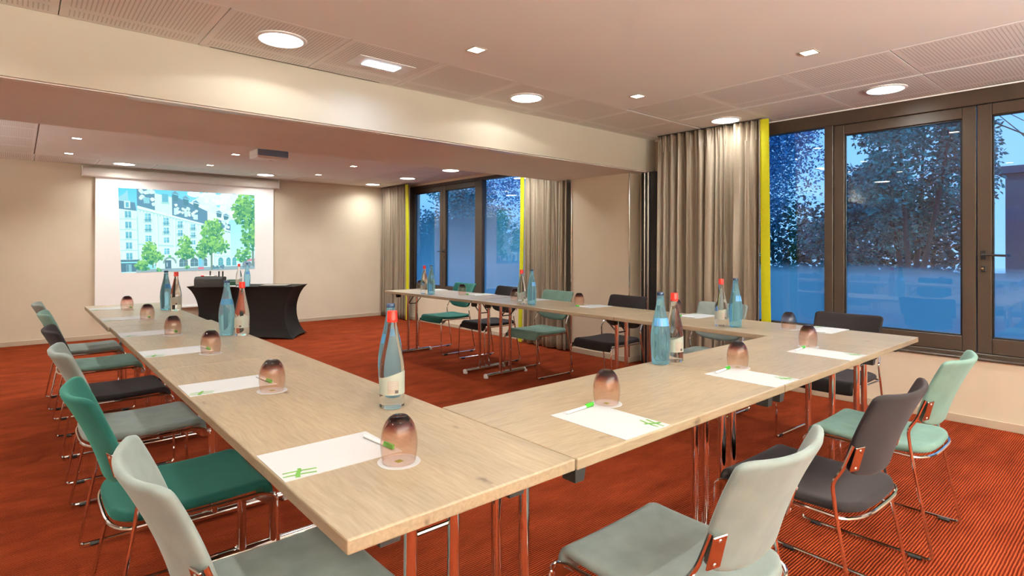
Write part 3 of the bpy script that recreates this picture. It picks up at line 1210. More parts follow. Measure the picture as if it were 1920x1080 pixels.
def blob(u, v, ru, rv, col, layer, n=8, rnd=random):
    pic([(u + ru * math.cos(2 * PI * k / n) * rnd.uniform(.75, 1.15), v + rv * math.sin(2 * PI * k / n) * rnd.uniform(.75, 1.15)) for k in range(n)], col, layer)


prnd = random.Random(21)
pic([(0, 0), (1, 0), (1, 1), (0, 1)], None, 0, [(70, 190, 235), (120, 205, 235), (200, 240, 245), (190, 240, 245)])
for _ in range(60):
    blob(prnd.uniform(.46, .86), prnd.uniform(.02, .34), prnd.uniform(.03, .07), prnd.uniform(.03, .07), (prnd.randint(200, 240), prnd.randint(240, 252), 252), 1, 9, prnd)
# perspective guide: facade lines run to a point at the right


def fl(u, v0):
    """Height v of the facade line that stands at v0 where u = 0.12."""
    vp = (1.55, 0.80)
    t = (u - 0.12) / (vp[0] - 0.12)
    return v0 + (vp[1] - v0) * t


CRE, CR2, SH = (205, 240, 225), (222, 248, 236), (150, 205, 205)
SLATE, DK, WIN = (75, 120, 150), (60, 110, 130), (85, 165, 190)
pic([(.12, -.12 + .12), (.36, fl(.36, -.06)), (.80, fl(.80, .12)), (.80, .97), (.12, .97)], CRE, 2)
pic([(.36, fl(.36, -.10)), (.62, fl(.62, -.06)), (.62, fl(.62, .23)), (.36, fl(.36, .23))], SLATE, 3)
pic([(.12, 0), (.24, 0), (.24, fl(.24, .2)), (.12, fl(.12, .2))], SLATE, 3)
pic([(.68, fl(.68, .02)), (.80, fl(.80, .05)), (.80, fl(.80, .26)), (.68, fl(.68, .26))], SLATE, 3)
pic([(.62, fl(.62, -.04)), (.65, fl(.65, -.09)), (.685, fl(.685, -.02)), (.685, fl(.685, .26)), (.62, fl(.62, .26))], CR2, 4)
for u in (.385, .46, .535, .71, .765):
    pic([(u - .022, fl(u, -.13)), (u + .022, fl(u, -.11)), (u + .016, fl(u, -.02)), (u - .016, fl(u, -.03))], DK, 4)
    pic([(u - .028, fl(u, -.14)), (u, fl(u, -.18)), (u + .03, fl(u, -.12))], (95, 140, 165), 5)
    for _ in range(7):
        blob(u + prnd.uniform(-.028, .028), fl(u, .09) + prnd.uniform(-.055, .06), .013, .02, (prnd.randint(190, 225), prnd.randint(225, 245), 222), 5, 7, prnd)
    rect(u - .012, fl(u, .08), u + .012, fl(u, .17), (190, 225, 225), 6)
for _ in range(14):
    blob(.19 + prnd.uniform(-.045, .045), .09 + prnd.uniform(-.08, .09), .016, .025, (prnd.randint(190, 225), prnd.randint(225, 245), 222), 5, 7, prnd)
rect(.165, .10, .205, .17, (120, 190, 205), 6)
rect(.29, .045, .335, .15, WIN, 6)
rect(.285, .145, .34, .17, SH, 7)
# cornices and string courses
for v0, th, c in ((.205, .028, CR2), (.235, .012, SH), (.655, .016, SH), (.70, .012, CR2), (.835, .010, SH)):
    pic([(.12, v0), (.80, fl(.80, v0)), (.80, fl(.80, v0 + th)), (.12, v0 + th)], c, 4)
for k in range(30):
    u = .135 + .66 * k / 29
    pic([(u, fl(u, .245)), (u + .009, fl(u, .245)), (u + .006, fl(u, .275)), (u + .002, fl(u, .275))], SH, 5)
for u in (.245, .37, .475, .565, .66):
    pic([(u, fl(u, .25)), (u + .010, fl(u, .25)), (u + .010, fl(u, .97)), (u, fl(u, .97))], CR2, 5)
    pic([(u + .010, fl(u, .25)), (u + .014, fl(u, .25)), (u + .014, fl(u, .97)), (u + .010, fl(u, .97))], SH, 5)
# window columns
for u in (.19, .315, .415, .51, .605, .70):
    s = 1 - (u - .19) * 0.75
    for v0, hh in ((.265, .105), (.405, .09), (.545, .075), (.70, .085)):
        va, vb = fl(u, v0), fl(u, v0 + hh)
        hw = .021 * s
        rect(u - hw - .004, va - .006, u + hw + .004, vb + .006, CR2, 5)
        rect(u - hw, va, u + hw, vb, WIN, 6)
        rect(u - .0018, va, u + .0018, vb, (205, 235, 235), 7)
        rect(u - hw, va + (vb - va) * .33, u + hw, va + (vb - va) * .37, (205, 235, 235), 7)
        rect(u - hw, va, u - hw * .35, va + (vb - va) * .8, (110, 195, 215), 6.5)
        if v0 < .5:
            rect(u - hw - .006, vb - .028, u + hw + .006, vb - .022, DK, 8)
            rect(u - hw - .006, vb + .004, u + hw + .006, vb + .014, SH, 8)
            for q in range(7):
                w_ = u - hw - .005 + (2 * hw + .010) * q / 6
                rect(w_ - .0009, vb - .028, w_ + .0009, vb + .006, DK, 8)
# ground floor arches
for u, w_ in ((.435, .032), (.515, .029), (.588, .026), (.72, .020), (.782, .018), (.83, .017)):
    vt, vb = .845, .945
    pts = [(u - w_, vb), (u - w_, vt + .03)] + [(u - w_ * math.cos(PI * k / 8), vt + .03 - .04 * math.sin(PI * k / 8)) for k in range(1, 8)] + [(u + w_, vt + .03), (u + w_, vb)]
    pic([(x + (x - u) * .16, y - .010) for x, y in pts], CR2, 5)
    pic(pts, (70, 105, 120) if u < .7 else (70, 150, 165), 6)
    rect(u - .002, vt + .02, u + .002, vb, (120, 165, 175), 7)
    rect(u - w_, vt + .045, u + w_, vt + .050, (120, 165, 175), 7)
# canopy over the entrance
pts = [(.285, .90)] + [(.335 - .05 * math.cos(PI * k / 10), .90 - .085 * math.sin(PI * k / 10)) for k in range(1, 10)] + [(.385, .90), (.372, .90)] + \
      [(.335 + .037 * math.cos(PI * k / 10), .90 - .06 * math.sin(PI * k / 10)) for k in range(1, 10)] + [(.298, .90)]
pic(pts, (120, 150, 145), 6)
rect(.30, .86, .345, .985, (60, 90, 110), 7)
rect(.312, .89, .318, .94, (180, 215, 220), 8)
rect(.326, .80, .345, .822, (60, 175, 80), 8)
# lower building at the left
pic([(0, .11), (.035, .07), (.06, .02), (.065, .16), (0, .16)], (140, 200, 215), 3)
pic([(.0, .15), (.105, .165), (.115, .265), (0, .245)], SLATE, 4)
rect(.035, .15, .075, .235, (205, 235, 235), 5)
rect(.045, .165, .065, .225, WIN, 6)
pic([(0, .245), (.118, .265), (.125, .97), (0, .97)], (210, 242, 232), 3)
rect(.115, .33, .122, .97, SH, 5)
for i, v in enumerate((.27, .395, .515, .64, .765)):
    rect(.038, v, .078, v + .078, WIN, 6)
    rect(.056, v, .060, v + .078, (205, 235, 235), 7)
    rect(.038, v + .055, .078, v + .06, DK, 7)
    rect(0, v + .092, .12, v + .100, SH, 5)
    rect(.03, v + .083, .086, v + .089, (150, 200, 205), 6)
rect(0, .845, .125, .99, (60, 95, 115), 6)
rect(0, .87, .125, .885, (130, 215, 225), 7)
rect(.035, .90, .07, .99, (110, 165, 180), 7)
rect(.038, .905, .05, .985, (70, 110, 125), 8)
# pavement and street things
pic([(.10, .965), (1, .95), (1, 1), (.10, 1)], (130, 150, 160), 7)
rect(.17, .91, .235, .965, (130, 210, 215), 7)
for u in (.545,):
    rect(u, .83, u + .04, .955, (120, 180, 205), 9)
    rect(u + .006, .85, u + .02, .93, (90, 190, 235), 10)
    rect(u - .002, .955, u + .042, .985, (215, 90, 110), 10)
for u, w_ in ((.685, .03), (.735, .035), (.655, .018)):
    for _ in range(9):
        blob(u + prnd.uniform(-w_, w_) * .5, .965 + prnd.uniform(-.02, .015), .009, .014, (70, prnd.randint(95, 125), 130), 9, 7, prnd)
pic([(.845, .865), (.87, .845), (.905, .86), (.905, .885), (.845, .885)], (70, 200, 90), 9)
pic([(.92, .875), (.95, .86), (1.0, .86), (1.0, .895), (.92, .895)], (200, 110, 130), 9)
for _ in range(22):
    blob(prnd.uniform(.90, 1.0), prnd.uniform(.895, .97), .010, .022, (prnd.randint(60, 130), prnd.randint(90, 130), prnd.randint(110, 150)), 9, 7, prnd)
rect(.86, .90, .90, .95, (190, 220, 220), 8)
# trees
for u, vb, vt, w_ in ((.215, .95, .80, .004), (.455, .98, .80, .004), (.648, .99, .72, .007), (.985, .96, .60, .008), (.235, .93, .83, .003)):
    rect(u - w_, vt, u + w_, vb, (95, 115, 100), 10)


def crown(cu, cv, ru, rv, n, size, seed, layer=11, edge=1.0):
    r = random.Random(seed)
    for i in range(n):
        a, q = r.uniform(0, 2 * PI), r.random() ** .55
        u, v = cu + ru * q * math.cos(a) * r.uniform(.8, 1.1), cv + rv * q * math.sin(a) * r.uniform(.8, 1.1)
        lit = 0.5 + 0.5 * (-(v - cv) / rv) * 0.6 + r.uniform(-.45, .45)
        c0, c1 = (30, 105, 75), (140, 205, 85)
        k = min(1, max(0, lit))
        col = tuple(int(p + (q2 - p) * k) for p, q2 in zip(c0, c1))
        blob(u, v, size * r.uniform(.5, 1.2), size * 1.5 * r.uniform(.5, 1.2), col, layer + i * .004, 6, r)


crown(.93, .22, .115, .22, 330, .016, 1)
crown(.97, .52, .085, .22, 220, .016, 2)
crown(.90, .80, .07, .10, 110, .012, 3)
crown(.655, .50, .085, .16, 250, .014, 4)
crown(.66, .68, .125, .12, 280, .014, 5)
crown(.575, .78, .045, .07, 60, .012, 51)
crown(.45, .66, .05, .10, 110, .012, 6)
crown(.455, .78, .075, .07, 120, .012, 7)
crown(.20, .77, .06, .13, 170, .012, 8)
crown(.225, .82, .065, .07, 90, .012, 9)
crown(.145, .92, .05, .06, 90, .012, 10)
crown(.26, .975, .02, .02, 20, .008, 12)
crown(.46, .955, .02, .02, 20, .007, 13)
obj('projected_picture', bm, M_PICT, scr)


# ------------------------------------------------------------------ folding tables
ZT = 0.77
K = (CAMZ - ZT) / (CAMZ - 0.74)
TH = 0.030


def table(cx, cy_, L, Wd, rz, legs, label, z=ZT, inset=(.095, .13), ly=0.0):
    """Folding table: long axis local X, oak top, T legs of twin chrome posts at the given local x positions."""
    t = empty('folding_table', (cx, cy_, 0), rz)
    tag(t, label, 'table', 'oak folding tables of the U shape')
    top = box(-L / 2 + .0015, L / 2 - .0015, -Wd / 2, Wd / 2, z - TH, z, .004, 2)
    obj('tabletop', top, M_OAK, t)
    for lx in legs:
        s = 1 if lx < 0 else -1
        ft = obj('foot_rail', tube([(lx, ly - .255, .024), (lx, ly + .255, .024)], .0185, 14), M_CHROME, t, True)
        for e in (-1, 1):
            cap = bmesh.new()
            add_tube(cap, [(lx, ly + e * .252, .023), (lx, ly + e * .268, .023)], .0205, 14)
            add_box(cap, lx - .019, lx + .019, ly + e * .262 - .022, ly + e * .262 + .004, 0, .02)
            obj('foot_cap', cap, M_CAPP, ft, True)
        for e in (-1, 1):
            obj('leg', tube([(lx, ly + e * .0625, .03), (lx, ly + e * .0625, z - TH)], .0165, 14), M_CHROME, t, True)
        zb = z - .165
        br = bmesh.new()
        add_tube(br, fillet([(lx + s * .15, ly - .062, z - TH - .002), (lx + s * .004, ly - .056, zb), (lx + s * .004, ly + .056, zb), (lx + s * .15, ly + .062, z - TH - .002)], .012), .0062, 8)
        obj('folding_brace', br, M_STEELD, t, True)
        obj('hinge_plate', box(lx - .022, lx + .022, ly - .085, ly + .085, z - TH - .006, z - TH, .002, 1), M_RUBBER, t)
    for ex in (-1, 1):
        for ey in (-1, 1):
            bx, by = ex * (L / 2 - inset[0]), ey * (Wd / 2 - inset[1])
            bk = bmesh.new()
            v = add_box(bk, bx - .022, bx + .022, by - .028, by + .028, z - TH - .052, z - TH)
            for q in v[:4]:
                q.co.x = bx + (q.co.x - bx) * .75
                q.co.y = by + (q.co.y - by) * .82
            obj('stacking_block', bk, M_RUBBER, t)
    return t


def tbl_y(x0, x1, y0, y1, ya, yb, label, rz=0.0, z=ZT, ly=0.0):
    """A table whose long axis runs along world Y; ya, yb are the world y of its two T legs."""
    cx, cy_ = (x0 + x1) / 2, (y0 + y1) / 2
    return table(cx, cy_, y1 - y0, x1 - x0, PI / 2 + rz, [ya - cy_, yb - cy_], label, z, ly=ly)


def tbl_x(x0, x1, y0, y1, xa, xb, label):
    cx, cy_ = (x0 + x1) / 2, (y0 + y1) / 2
    return table(cx, cy_, x1 - x0, y1 - y0, 0, [xa - cx, xb - cx], label, ZT, (.05, .06))


AB, BC = 2.85, 4.555
tbl_y(.4535, 1.062, .975, AB, 1.19, 2.545, 'nearest oak table of the left wing, its corner closest to the camera', ly=-.018)
tbl_y(.455, 1.062, AB, BC, 2.99, 4.345, 'middle oak table of the left wing, between the two seams', ly=-.018)
tbl_y(.443, 1.038, BC, 6.27, 4.73, 6.10, 'farthest oak table of the left wing, before the projection screen', ly=-.018)
tbl_x(1.064, 2.253, .973, 1.582, 1.103, 2.215, 'front oak table joining the left wing, with one notepad on it')
tbl_x(2.255, 3.447, .973, 1.588, 2.305, 3.412, 'front oak table joining the right wing, with two notepads on it')
tbl_y(3.449, 4.085, .977, 2.785, 1.19, 2.62, 'nearest oak table of the window wing, its corner by the front window', 0, ZT - .001)
tbl_y(3.448, 4.075, 2.785, 4.587, 2.95, 4.43, 'middle oak table of the window wing')
tbl_y(3.40, 4.02, 4.602, 6.25, 4.75, 6.12, 'farthest oak table of the window wing, by the back window', math.radians(2.2))


# ------------------------------------------------------------------ chairs
def chair_proto(mat):
    """Stacking chair facing +Y: velvet seat and back on a bent chrome sled frame."""
    c = empty('conference_chair')
    # seat: a thin upholstered shell with a waterfall front and a rounded rear
    bm = bmesh.new()
    nu, nv = 14, 24
    G = []
    for j in range(nv + 1):
        v = j / nv
        row = []
        s = -.240 + v * .535
        if s < -.150:
            q = (-.150 - s) / .090
            w = .224 * max(.60, (1 - q ** 3.0) ** (1 / 3.0))
        else:
            w = .224
        y = s
        z = .441 - .009 * math.sin(PI * min(1, v * 1.1))
        if y > .205:
            e = y - .205
            ang = min(PI / 2, e / .022)
            y = .205 + .024 * math.sin(ang)
            z = .441 - .022 * (1 - math.cos(ang)) - max(0, e - .0345) * .85
        for i in range(nu + 1):
            u = -1 + 2 * i / nu
            zz = z + .006 * u * u
            yy = y - (.006 * (1 - u * u) * (1 - v / .1) if v < .1 else 0)
            row.append(bm.verts.new((u * w, yy, zz)))
        G.append(row)
    for a, b in zip(G, G[1:]):
        for i in range(nu):
            bm.faces.new((a[i], a[i + 1], b[i + 1], b[i]))
    seat = obj('seat', bm, mat, c, 'all')
    md = seat.modifiers.new('thick', 'SOLIDIFY')
    md.thickness = .032
    md.offset = 0
    sb = seat.modifiers.new('sub', 'SUBSURF')
    sb.levels = 1
    sb.render_levels = 1
    baked(seat)
    # backrest: curved shell, wider and flared at the top, rounded below
    bm = bmesh.new()
    nu, nv = 16, 14
    G = []
    for j in range(nv + 1):
        s = j / nv
        row = []
        for i in range(nu + 1):
            u = -1 + 2 * i / nu
            au = abs(u)
            zb_ = .530 + .034 * au ** 2.4 + .030 * max(0, (au - .8) / .2) ** 2
            zt_ = .832 + .010 * au ** 2 - .012 * max(0, (au - .90) / .10) ** 2
            z = zb_ + (zt_ - zb_) * s
            h = (z - .46) / .38
            w = .203 + .021 * min(1, max(0, h)) ** .9
            y = -.174 - .045 * h - .078 * h * h - .064 * (1 - au ** 2.2) * (0.72 + .28 * h)
            row.append(bm.verts.new((u * w, y, z)))
        G.append(row)
    for a, b in zip(G, G[1:]):
        for i in range(nu):
            bm.faces.new((a[i], a[i + 1], b[i + 1], b[i]))
    back = obj('backrest', bm, mat, c, 'all')
    md = back.modifiers.new('thick', 'SOLIDIFY')
    md.thickness = .022
    md.offset = 0
    sb = back.modifiers.new('sub', 'SUBSURF')
    sb.levels = 1
    sb.render_levels = 1
    baked(back)
    # frame
    R = .0066
    for s in (-1, 1):
        pts = [(s * .221, -.232, .664), (s * .226, -.203, .582), (s * .232, -.170, .528), (s * .236, -.184, .430),
               (s * .250, -.262, .014), (s * .250, .254, .014), (s * .238, .250, .402), (s * .228, .205, .419), (s * .230, -.182, .417)]
        obj('side_frame', tube(fillet(pts, .024, 4), R, 8), M_CHROME, c, True)
        pl = box(-.022, .022, -.003, .003, -.044, .044, .002, 1)
        po = obj('back_plate', pl, M_CHROME, c)
        po.location = (s * .206, -.237, .618)
        po.rotation_euler = (math.radians(15), 0, s * math.radians(14))
        for dz in (-.032, .032):
            sw = obj('screw', lathe([(0, .0022), (.004, .0018), (.0052, 0), (0, 0)], 10), M_SCREW, po, True)
            sw.location = (0, -.003, dz)
            sw.rotation_euler = (PI / 2, 0, 0)
        bk = prism([(.168, .0), (.245, .0), (.245, -.040), (.225, -.040)], -.002, .002)
        bo = obj('seat_bracket', bk, M_CHROME, c)
        bo.matrix_local = Matrix.Translation((s * .232, 0, .412)) @ Matrix(((0, 0, 1, 0), (1, 0, 0, 0), (0, 1, 0, 0), (0, 0, 0, 1)))
        for gy in (-.20, .19):
            obj('glide', tube([(s * .25, gy - .022, .0105), (s * .25, gy + .022, .0105)], .0098, 8), M_RUBBER, c, True)
    loop = []
    for i in range(17):
        x = -.232 + .464 * i / 16
        x = .232 * math.sin(PI / 2 * (x / .232))
        loop.append((x, -.182 - .066 * (1 - abs(x / .232) ** 3.4) ** (1 / 1.9), .418))
    obj('seat_loop', tube(loop, R, 8), M_CHROME, c, True)
    return c


PROTO = {}
CHAIRS = [
    # material, x, y, rotation (deg, 0 faces +Y), group, label
    (V_GREY, 1.390, .905, 1.0, 'front', 'pale grey velvet chair at the front table, nearest of that row'),
    (V_COAL, 2.268, .890, -1.5, 'front', 'charcoal velvet chair between the grey and the mint chair of the front row'),
    (V_MINT, 3.095, .897, 0.5, 'front', 'mint velvet chair at the front table nearest the window wall'),
    (V_GREY, .515, 1.475, -90, 'left', 'pale grey velvet chair nearest the camera in the left row'),
    (V_TEAL, .463, 2.355, -90, 'left', 'dark teal velvet chair, second from the camera in the left row'),
    (V_GREY, .460, 3.32, -89.5, 'left', 'pale grey velvet chair in the left row between the teal and the charcoal one'),
    (V_COAL, .457, 4.16, -90, 'left', 'charcoal velvet chair of the left row, between a grey and a mint chair'),
    (V_MINT, .457, 5.17, -90, 'left', 'mint velvet chair in the left row, second from its far end'),
    (V_GREY, .438, 6.02, -90, 'left', 'pale grey velvet chair at the far end of the left row'),
    (V_TEALL, 4.07, 5.94, 91, 'window', 'sea green velvet chair at the far end of the window row'),
    (V_COAL, 4.10, 5.12, 89, 'window', 'charcoal velvet chair by the back window, before the lime curtain border'),
    (V_MINT, 4.09, 4.29, 90, 'window', 'mint velvet chair before the curtain beside the beam pier'),
    (V_COAL, 4.165, 3.42, 89.5, 'window', 'charcoal velvet chair standing before the beam pier'),
    (V_GREY, 4.18, 2.45, 90, 'window', 'pale grey velvet chair before the large front curtain'),
    (V_COAL, 4.16, 1.495, 88, 'window', 'charcoal velvet chair before the front window'),
]
for mat, x, y, deg, row, lab in CHAIRS:
    grp = {'front': 'chairs along the front table', 'left': 'chairs along the left wing', 'window': 'chairs along the window wing'}[row]
    if mat.name not in PROTO:
        c = chair_proto(mat)
        c.location = (x, y, 0)
        c.rotation_euler = (0, 0, math.radians(deg))
        tag(c, lab, 'chair', grp)
        PROTO[mat.name] = c
    else:
        copy_tree(PROTO[mat.name], (x, y, 0), math.radians(deg), lab, grp)


# ------------------------------------------------------------------ things on the tables
def tp(x, y, z=0.0):
    """A point measured on the table plane."""
    return (x * K, y * K, ZT + z)


# bottles
def bottle_proto(kind):
    b = empty('water_bottle')
    if kind == 'clear':
        H = .300
        prof = [(0, .004), (.030, .002), (.037, .001), (.0405, .006), (.041, .02), (.041, .10), (.0408, .128), (.0375, .158),
                (.030, .195), (.022, .232), (.0165, .262), (.0145, .282), (.0150, .290), (.0155, .296), (.0, .298)]
        pr = prof[:4] + catmull(prof[3:13], 3)[1:] + prof[13:]
        obj('bottle_body', lathe(pr, 28), M_CLEAR, b, True)
        cap = bmesh.new()
        add_lathe(cap, [(.0, .2985), (.0162, .2985), (.0178, .290), (.0178, .294), (.0168, .296), (.0168, .316), (.0155, .320), (0, .320)], 24)
        add_lathe(cap, [(.0158, .283), (.0172, .283), (.0172, .289), (.0158, .289)], 24)
        obj('cap', cap, M_RED, b, True)
        # paper label with a wavy top edge, wrapped round the body
        R = .0417
        bm = bmesh.new()
        n = 36
        lo, hi = [], []
        for k in range(n + 1):
            a = math.radians(-150) + math.radians(300) * k / n
            zt = .112 + .010 * math.sin(a * 1.3 + .6)
            lo.append(bm.verts.new((R * math.cos(a), R * math.sin(a), .048)))
            hi.append(bm.verts.new((R * math.cos(a), R * math.sin(a), zt)))
        for k in range(n):
            bm.faces.new((lo[k], lo[k + 1], hi[k + 1], hi[k]))
        lbl = obj('label', bm, M_LABEL, b, True)

        def patch(name, a0, a1, z0, z1, mat, rr=.0001):
            q = bmesh.new()
            m = max(2, int(abs(a1 - a0) / 8))
            p1 = [q.verts.new(((R + rr) * math.cos(math.radians(a0 + (a1 - a0) * k / m)), (R + rr) * math.sin(math.radians(a0 + (a1 - a0) * k / m)), z0)) for k in range(m + 1)]
            p2 = [q.verts.new(((R + rr) * math.cos(math.radians(a0 + (a1 - a0) * k / m)), (R + rr) * math.sin(math.radians(a0 + (a1 - a0) * k / m)), z1)) for k in range(m + 1)]
            for k in range(m):
                q.faces.new((p1[k], p1[k + 1], p2[k + 1], p2[k]))
            return obj(name, q, mat, lbl, True)
        patch('text_panel', -40, 12, .052, .094, M_LABELB, .00025)
        patch('text_block', -6, 10, .054, .064, M_LABELT, .0005)
        patch('text_panel', 75, 120, .052, .090, M_LABELB, .00025)
        patch('text_block', 80, 112, .060, .066, M_LABELT, .0005)
        for i in range(5):
            patch('text_line', -36, 8, .069 + i * .005, .0705 + i * .005, M_GREY, .0005)
    else:
        prof = [(0, .004), (.028, .002), (.035, .001), (.0385, .007), (.0405, .04), (.0435, .085), (.0445, .115), (.0425, .150),
                (.036, .190), (.027, .230), (.0200, .265), (.0160, .292), (.0148, .308), (.0150, .316), (.0, .318)]
        pr = prof[:4] + catmull(prof[3:13], 3)[1:] + prof[13:]
        obj('bottle_body', lathe(pr, 28), M_BLUE, b, True)
        cap = bmesh.new()
        add_lathe(cap, [(0, .3185), (.0150, .3185), (.0160, .314), (.0163, .318), (.0158, .326), (.0145, .328), (0, .328)], 24)
        obj('cap', cap, M_BCAP, b, True)
        ring = bmesh.new()
        add_lathe(ring, [(.0158, .296), (.0174, .297), (.0174, .301), (.0155, .302)], 24)
        obj('neck_ring', ring, M_BLUE, b, True)
        q = bmesh.new()
        m = 26
        rows = []
        for z in (.176, .188, .200, .212):
            r = .0
            for (r0, z0), (r1, z1) in zip(pr, pr[1:]):
                if z0 <= z <= z1:
                    r = r0 + (r1 - r0) * (z - z0) / (z1 - z0)
            rows.append([q.verts.new(((r + .0007) * math.cos(math.radians(-70 + 140 * k / m)), (r + .0007) * math.sin(math.radians(-70 + 140 * k / m)), z)) for k in range(m + 1)])
        for a, c in zip(rows, rows[1:]):
            for k in range(m):
                q.faces.new((a[k], a[k + 1], c[k + 1], c[k]))
        lb = obj('shoulder_label', q, M_LABELBL, b, True)
        # white square outline printed on the shoulder label
        for ang in (-25,):
            q = bmesh.new()

            def onb(a, z):
                r = .0
                for (r0, z0), (r1, z1) in zip(pr, pr[1:]):
                    if z0 <= z <= z1:
                        r = r0 + (r1 - r0) * (z - z0) / (z1 - z0)
                return ((r + .0012) * math.cos(math.radians(a)), (r + .0012) * math.sin(math.radians(a)), z)
            o_ = [onb(ang - 16, .178), onb(ang + 16, .178), onb(ang + 18, .200), onb(ang - 18, .200)]
            i_ = [onb(ang - 13, .180), onb(ang + 13, .180), onb(ang + 15, .198), onb(ang - 15, .198)]
            ov, iv = [q.verts.new(p) for p in o_], [q.verts.new(p) for p in i_]
            for k in range(4):
                q.faces.new((ov[k], ov[(k + 1) % 4], iv[(k + 1) % 4], iv[k]))
            obj('square_mark', q, M_PAPER, lb)
    return b


BP = {}
BOT = [
    ('clear', .994, 1.787, -100, 'clear water bottle with red cap on the near table, closest to the camera'),
    ('blue', 1.075, 1.945, 30, 'blue water bottle half hidden behind the nearest clear bottle'),
    ('blue', 1.002, 3.92, 60, 'blue water bottle of the middle pair on the left wing'),
    ('clear', 1.072, 3.847, -120, 'clear red-capped bottle of the middle pair on the left wing'),
    ('blue', .987, 5.807, 20, 'blue water bottle at the far end of the left wing, before the screen'),
    ('clear', 1.046, 5.703, -100, 'clear red-capped bottle at the far end of the left wing'),
    ('blue', 2.350, 1.609, -125, 'blue water bottle on the front table over the seam'),
    ('clear', 2.458, 1.602, -100, 'clear red-capped bottle on the front table behind the blue one'),
    ('clear', 3.822, 2.104, -110, 'clear red-capped bottle on the window wing before the large front curtain'),
    ('blue', 3.850, 2.010, -80, 'blue water bottle on the window wing before the large front curtain'),
    ('clear', 3.779, 4.205, -100, 'clear red-capped bottle on the window wing beside the mint chair'),
    ('blue', 3.786, 4.065, -60, 'blue water bottle on the window wing beside the mint chair'),
    ('clear', 3.676, 5.836, -100, 'clear red-capped bottle at the far end of the window wing'),
    ('blue', 3.698, 5.719, -60, 'blue water bottle at the far end of the window wing'),
]


def put_bottle(kind, loc, deg, lab, grp):
    cat = 'bottle'
    if kind not in BP:
        b = bottle_proto(kind)
        b.location = loc
        b.rotation_euler = (0, 0, math.radians(deg))
        tag(b, lab, cat, grp)
        BP[kind] = b
    else:
        copy_tree(BP[kind], loc, math.radians(deg), lab, grp)


for kind, x, y, deg, lab in BOT:
    put_bottle(kind, tp(x, y), deg, lab, 'water bottles in pairs on the tables')

# tumblers, coasters, notepads, pens at the fifteen seats
SEATS = [
    # (paper origin corner near the seat, direction away from seat, direction to the right of the sitter), glass, phrase
    ('L', .482, 1.490, .755, 1.319, 'at the left seat nearest the camera'),
    ('L', .484, 2.500, .749, 2.288, 'before the dark teal chair'),
    ('L', .480, 3.477, .764, 3.291, 'at the third seat of the left wing'),
    ('L', .478, 4.318, .742, 4.138, 'at the fourth seat of the left wing'),
    ('L', .474, 5.312, .744, 5.100, 'at the last but one left seat'),
    ('L', .472, 6.240, .726, 6.024, 'at the farthest left seat'),
    ('F', 1.451, 1.033, 1.601, 1.323, 'before the grey front chair'),
    ('F', 2.411, 1.030, 2.555, 1.323, 'before the charcoal front chair'),
    ('F', 3.246, 1.033, 3.401, 1.341, 'before the mint front chair'),
    ('R', 4.330, 1.545, 4.008, 1.707, 'before the chair by the front window'),
    ('R', 4.372, 2.540, 4.236, 2.742, 'before the chair by the front curtain'),
    ('R', 4.300, 3.590, 4.091, 3.721, 'before the chair by the beam pier'),
    ('R', 4.300, 4.430, 4.003, 4.561, 'before the mint window chair'),
    ('R', 4.290, 5.330, 3.982, 5.488, 'before the charcoal back window chair'),
    ('R', 4.260, 6.290, 4.026, 6.494, 'at the farthest window seat'),
]


def notepad_proto():
    """Sheet pad .209 wide (X) and .30 deep (Y); near edge at y = 0, the green grass motif at the near right corner."""
    p = empty('notepad')
    obj('sheets', box(-.1045, .1045, 0, .30, 0, .0016), M_PAPER, p)
    q = bmesh.new()

    def stroke(pts, w, z=.0021):
        L, R_ = [], []
        n = len(pts)
        for i, (x, y) in enumerate(pts):
            a, b = pts[max(0, i - 1)], pts[min(n - 1, i + 1)]
            d = Vector((b[0] - a[0], b[1] - a[1])).normalized()
            ww = w * (.75 + .25 * i / (n - 1))
            L.append(q.verts.new((x - d.y * ww, y + d.x * ww, z)))
            R_.append(q.verts.new((x + d.y * ww, y - d.x * ww, z)))
        for i in range(n - 1):
            q.faces.new((L[i], L[i + 1], R_[i + 1], R_[i]))
    # two long leaning blades and a cross stroke, the emblem at the corner
    stroke([(.058, .010), (.060, .030), (.064, .055), (.071, .086)], .0036)
    stroke([(.079, .004), (.081, .026), (.085, .050), (.092, .078)], .0036)
    stroke([(.048, .052), (.064, .048), (.078, .038), (.100, .031)], .0056, .0023)
    m = obj('printed_emblem', q, M_GREEN, p)
    m['label'] = 'green crossed blades emblem'
    t = bmesh.new()
    for i in range(1):
        add_box(t, -.088, -.046, .014, .0155, .0016, .0019)
    obj('printed_line', t, M_GREY, p)
    return p


def pen_proto():
    p = empty('pen')
    obj('barrel', tube([(0, -.072, .0045), (0, -.068, .0045), (0, .030, .0045)], [.002, .0045, .0045], 10), M_PENW, p, True)
    c = bmesh.new()
    add_tube(c, [(0, .028, .0048), (0, .066, .0050), (0, .071, .0050)], [.0052, .0062, .0030], 10)
    add_box(c, -.0035, .0035, .030, .070, .0095, .0125)
    o = obj('green_clip_end', c, M_PENG, p, True)
    o['label'] = 'bright green clip end'
    return p


def coaster_proto():
    p = empty('coaster')
    obj('card', lathe([(0, 0), (.0525, 0), (.053, .0008), (.0525, .0016), (0, .0016)], 40), M_PAPER, p, False)
    pr = bmesh.new()
    add_box(pr, -.0085, .0085, -.0085, .0085, .0016, .0020)
    m = obj('printed_square', pr, M_OLIVE, p)
    pr = bmesh.new()
    add_box(pr, .013, .028, -.0028, .0, .0016, .0019)
    add_box(pr, .013, .024, .0020, .0036, .0016, .0019)
    obj('printed_line', pr, M_GREY, p)
    return p


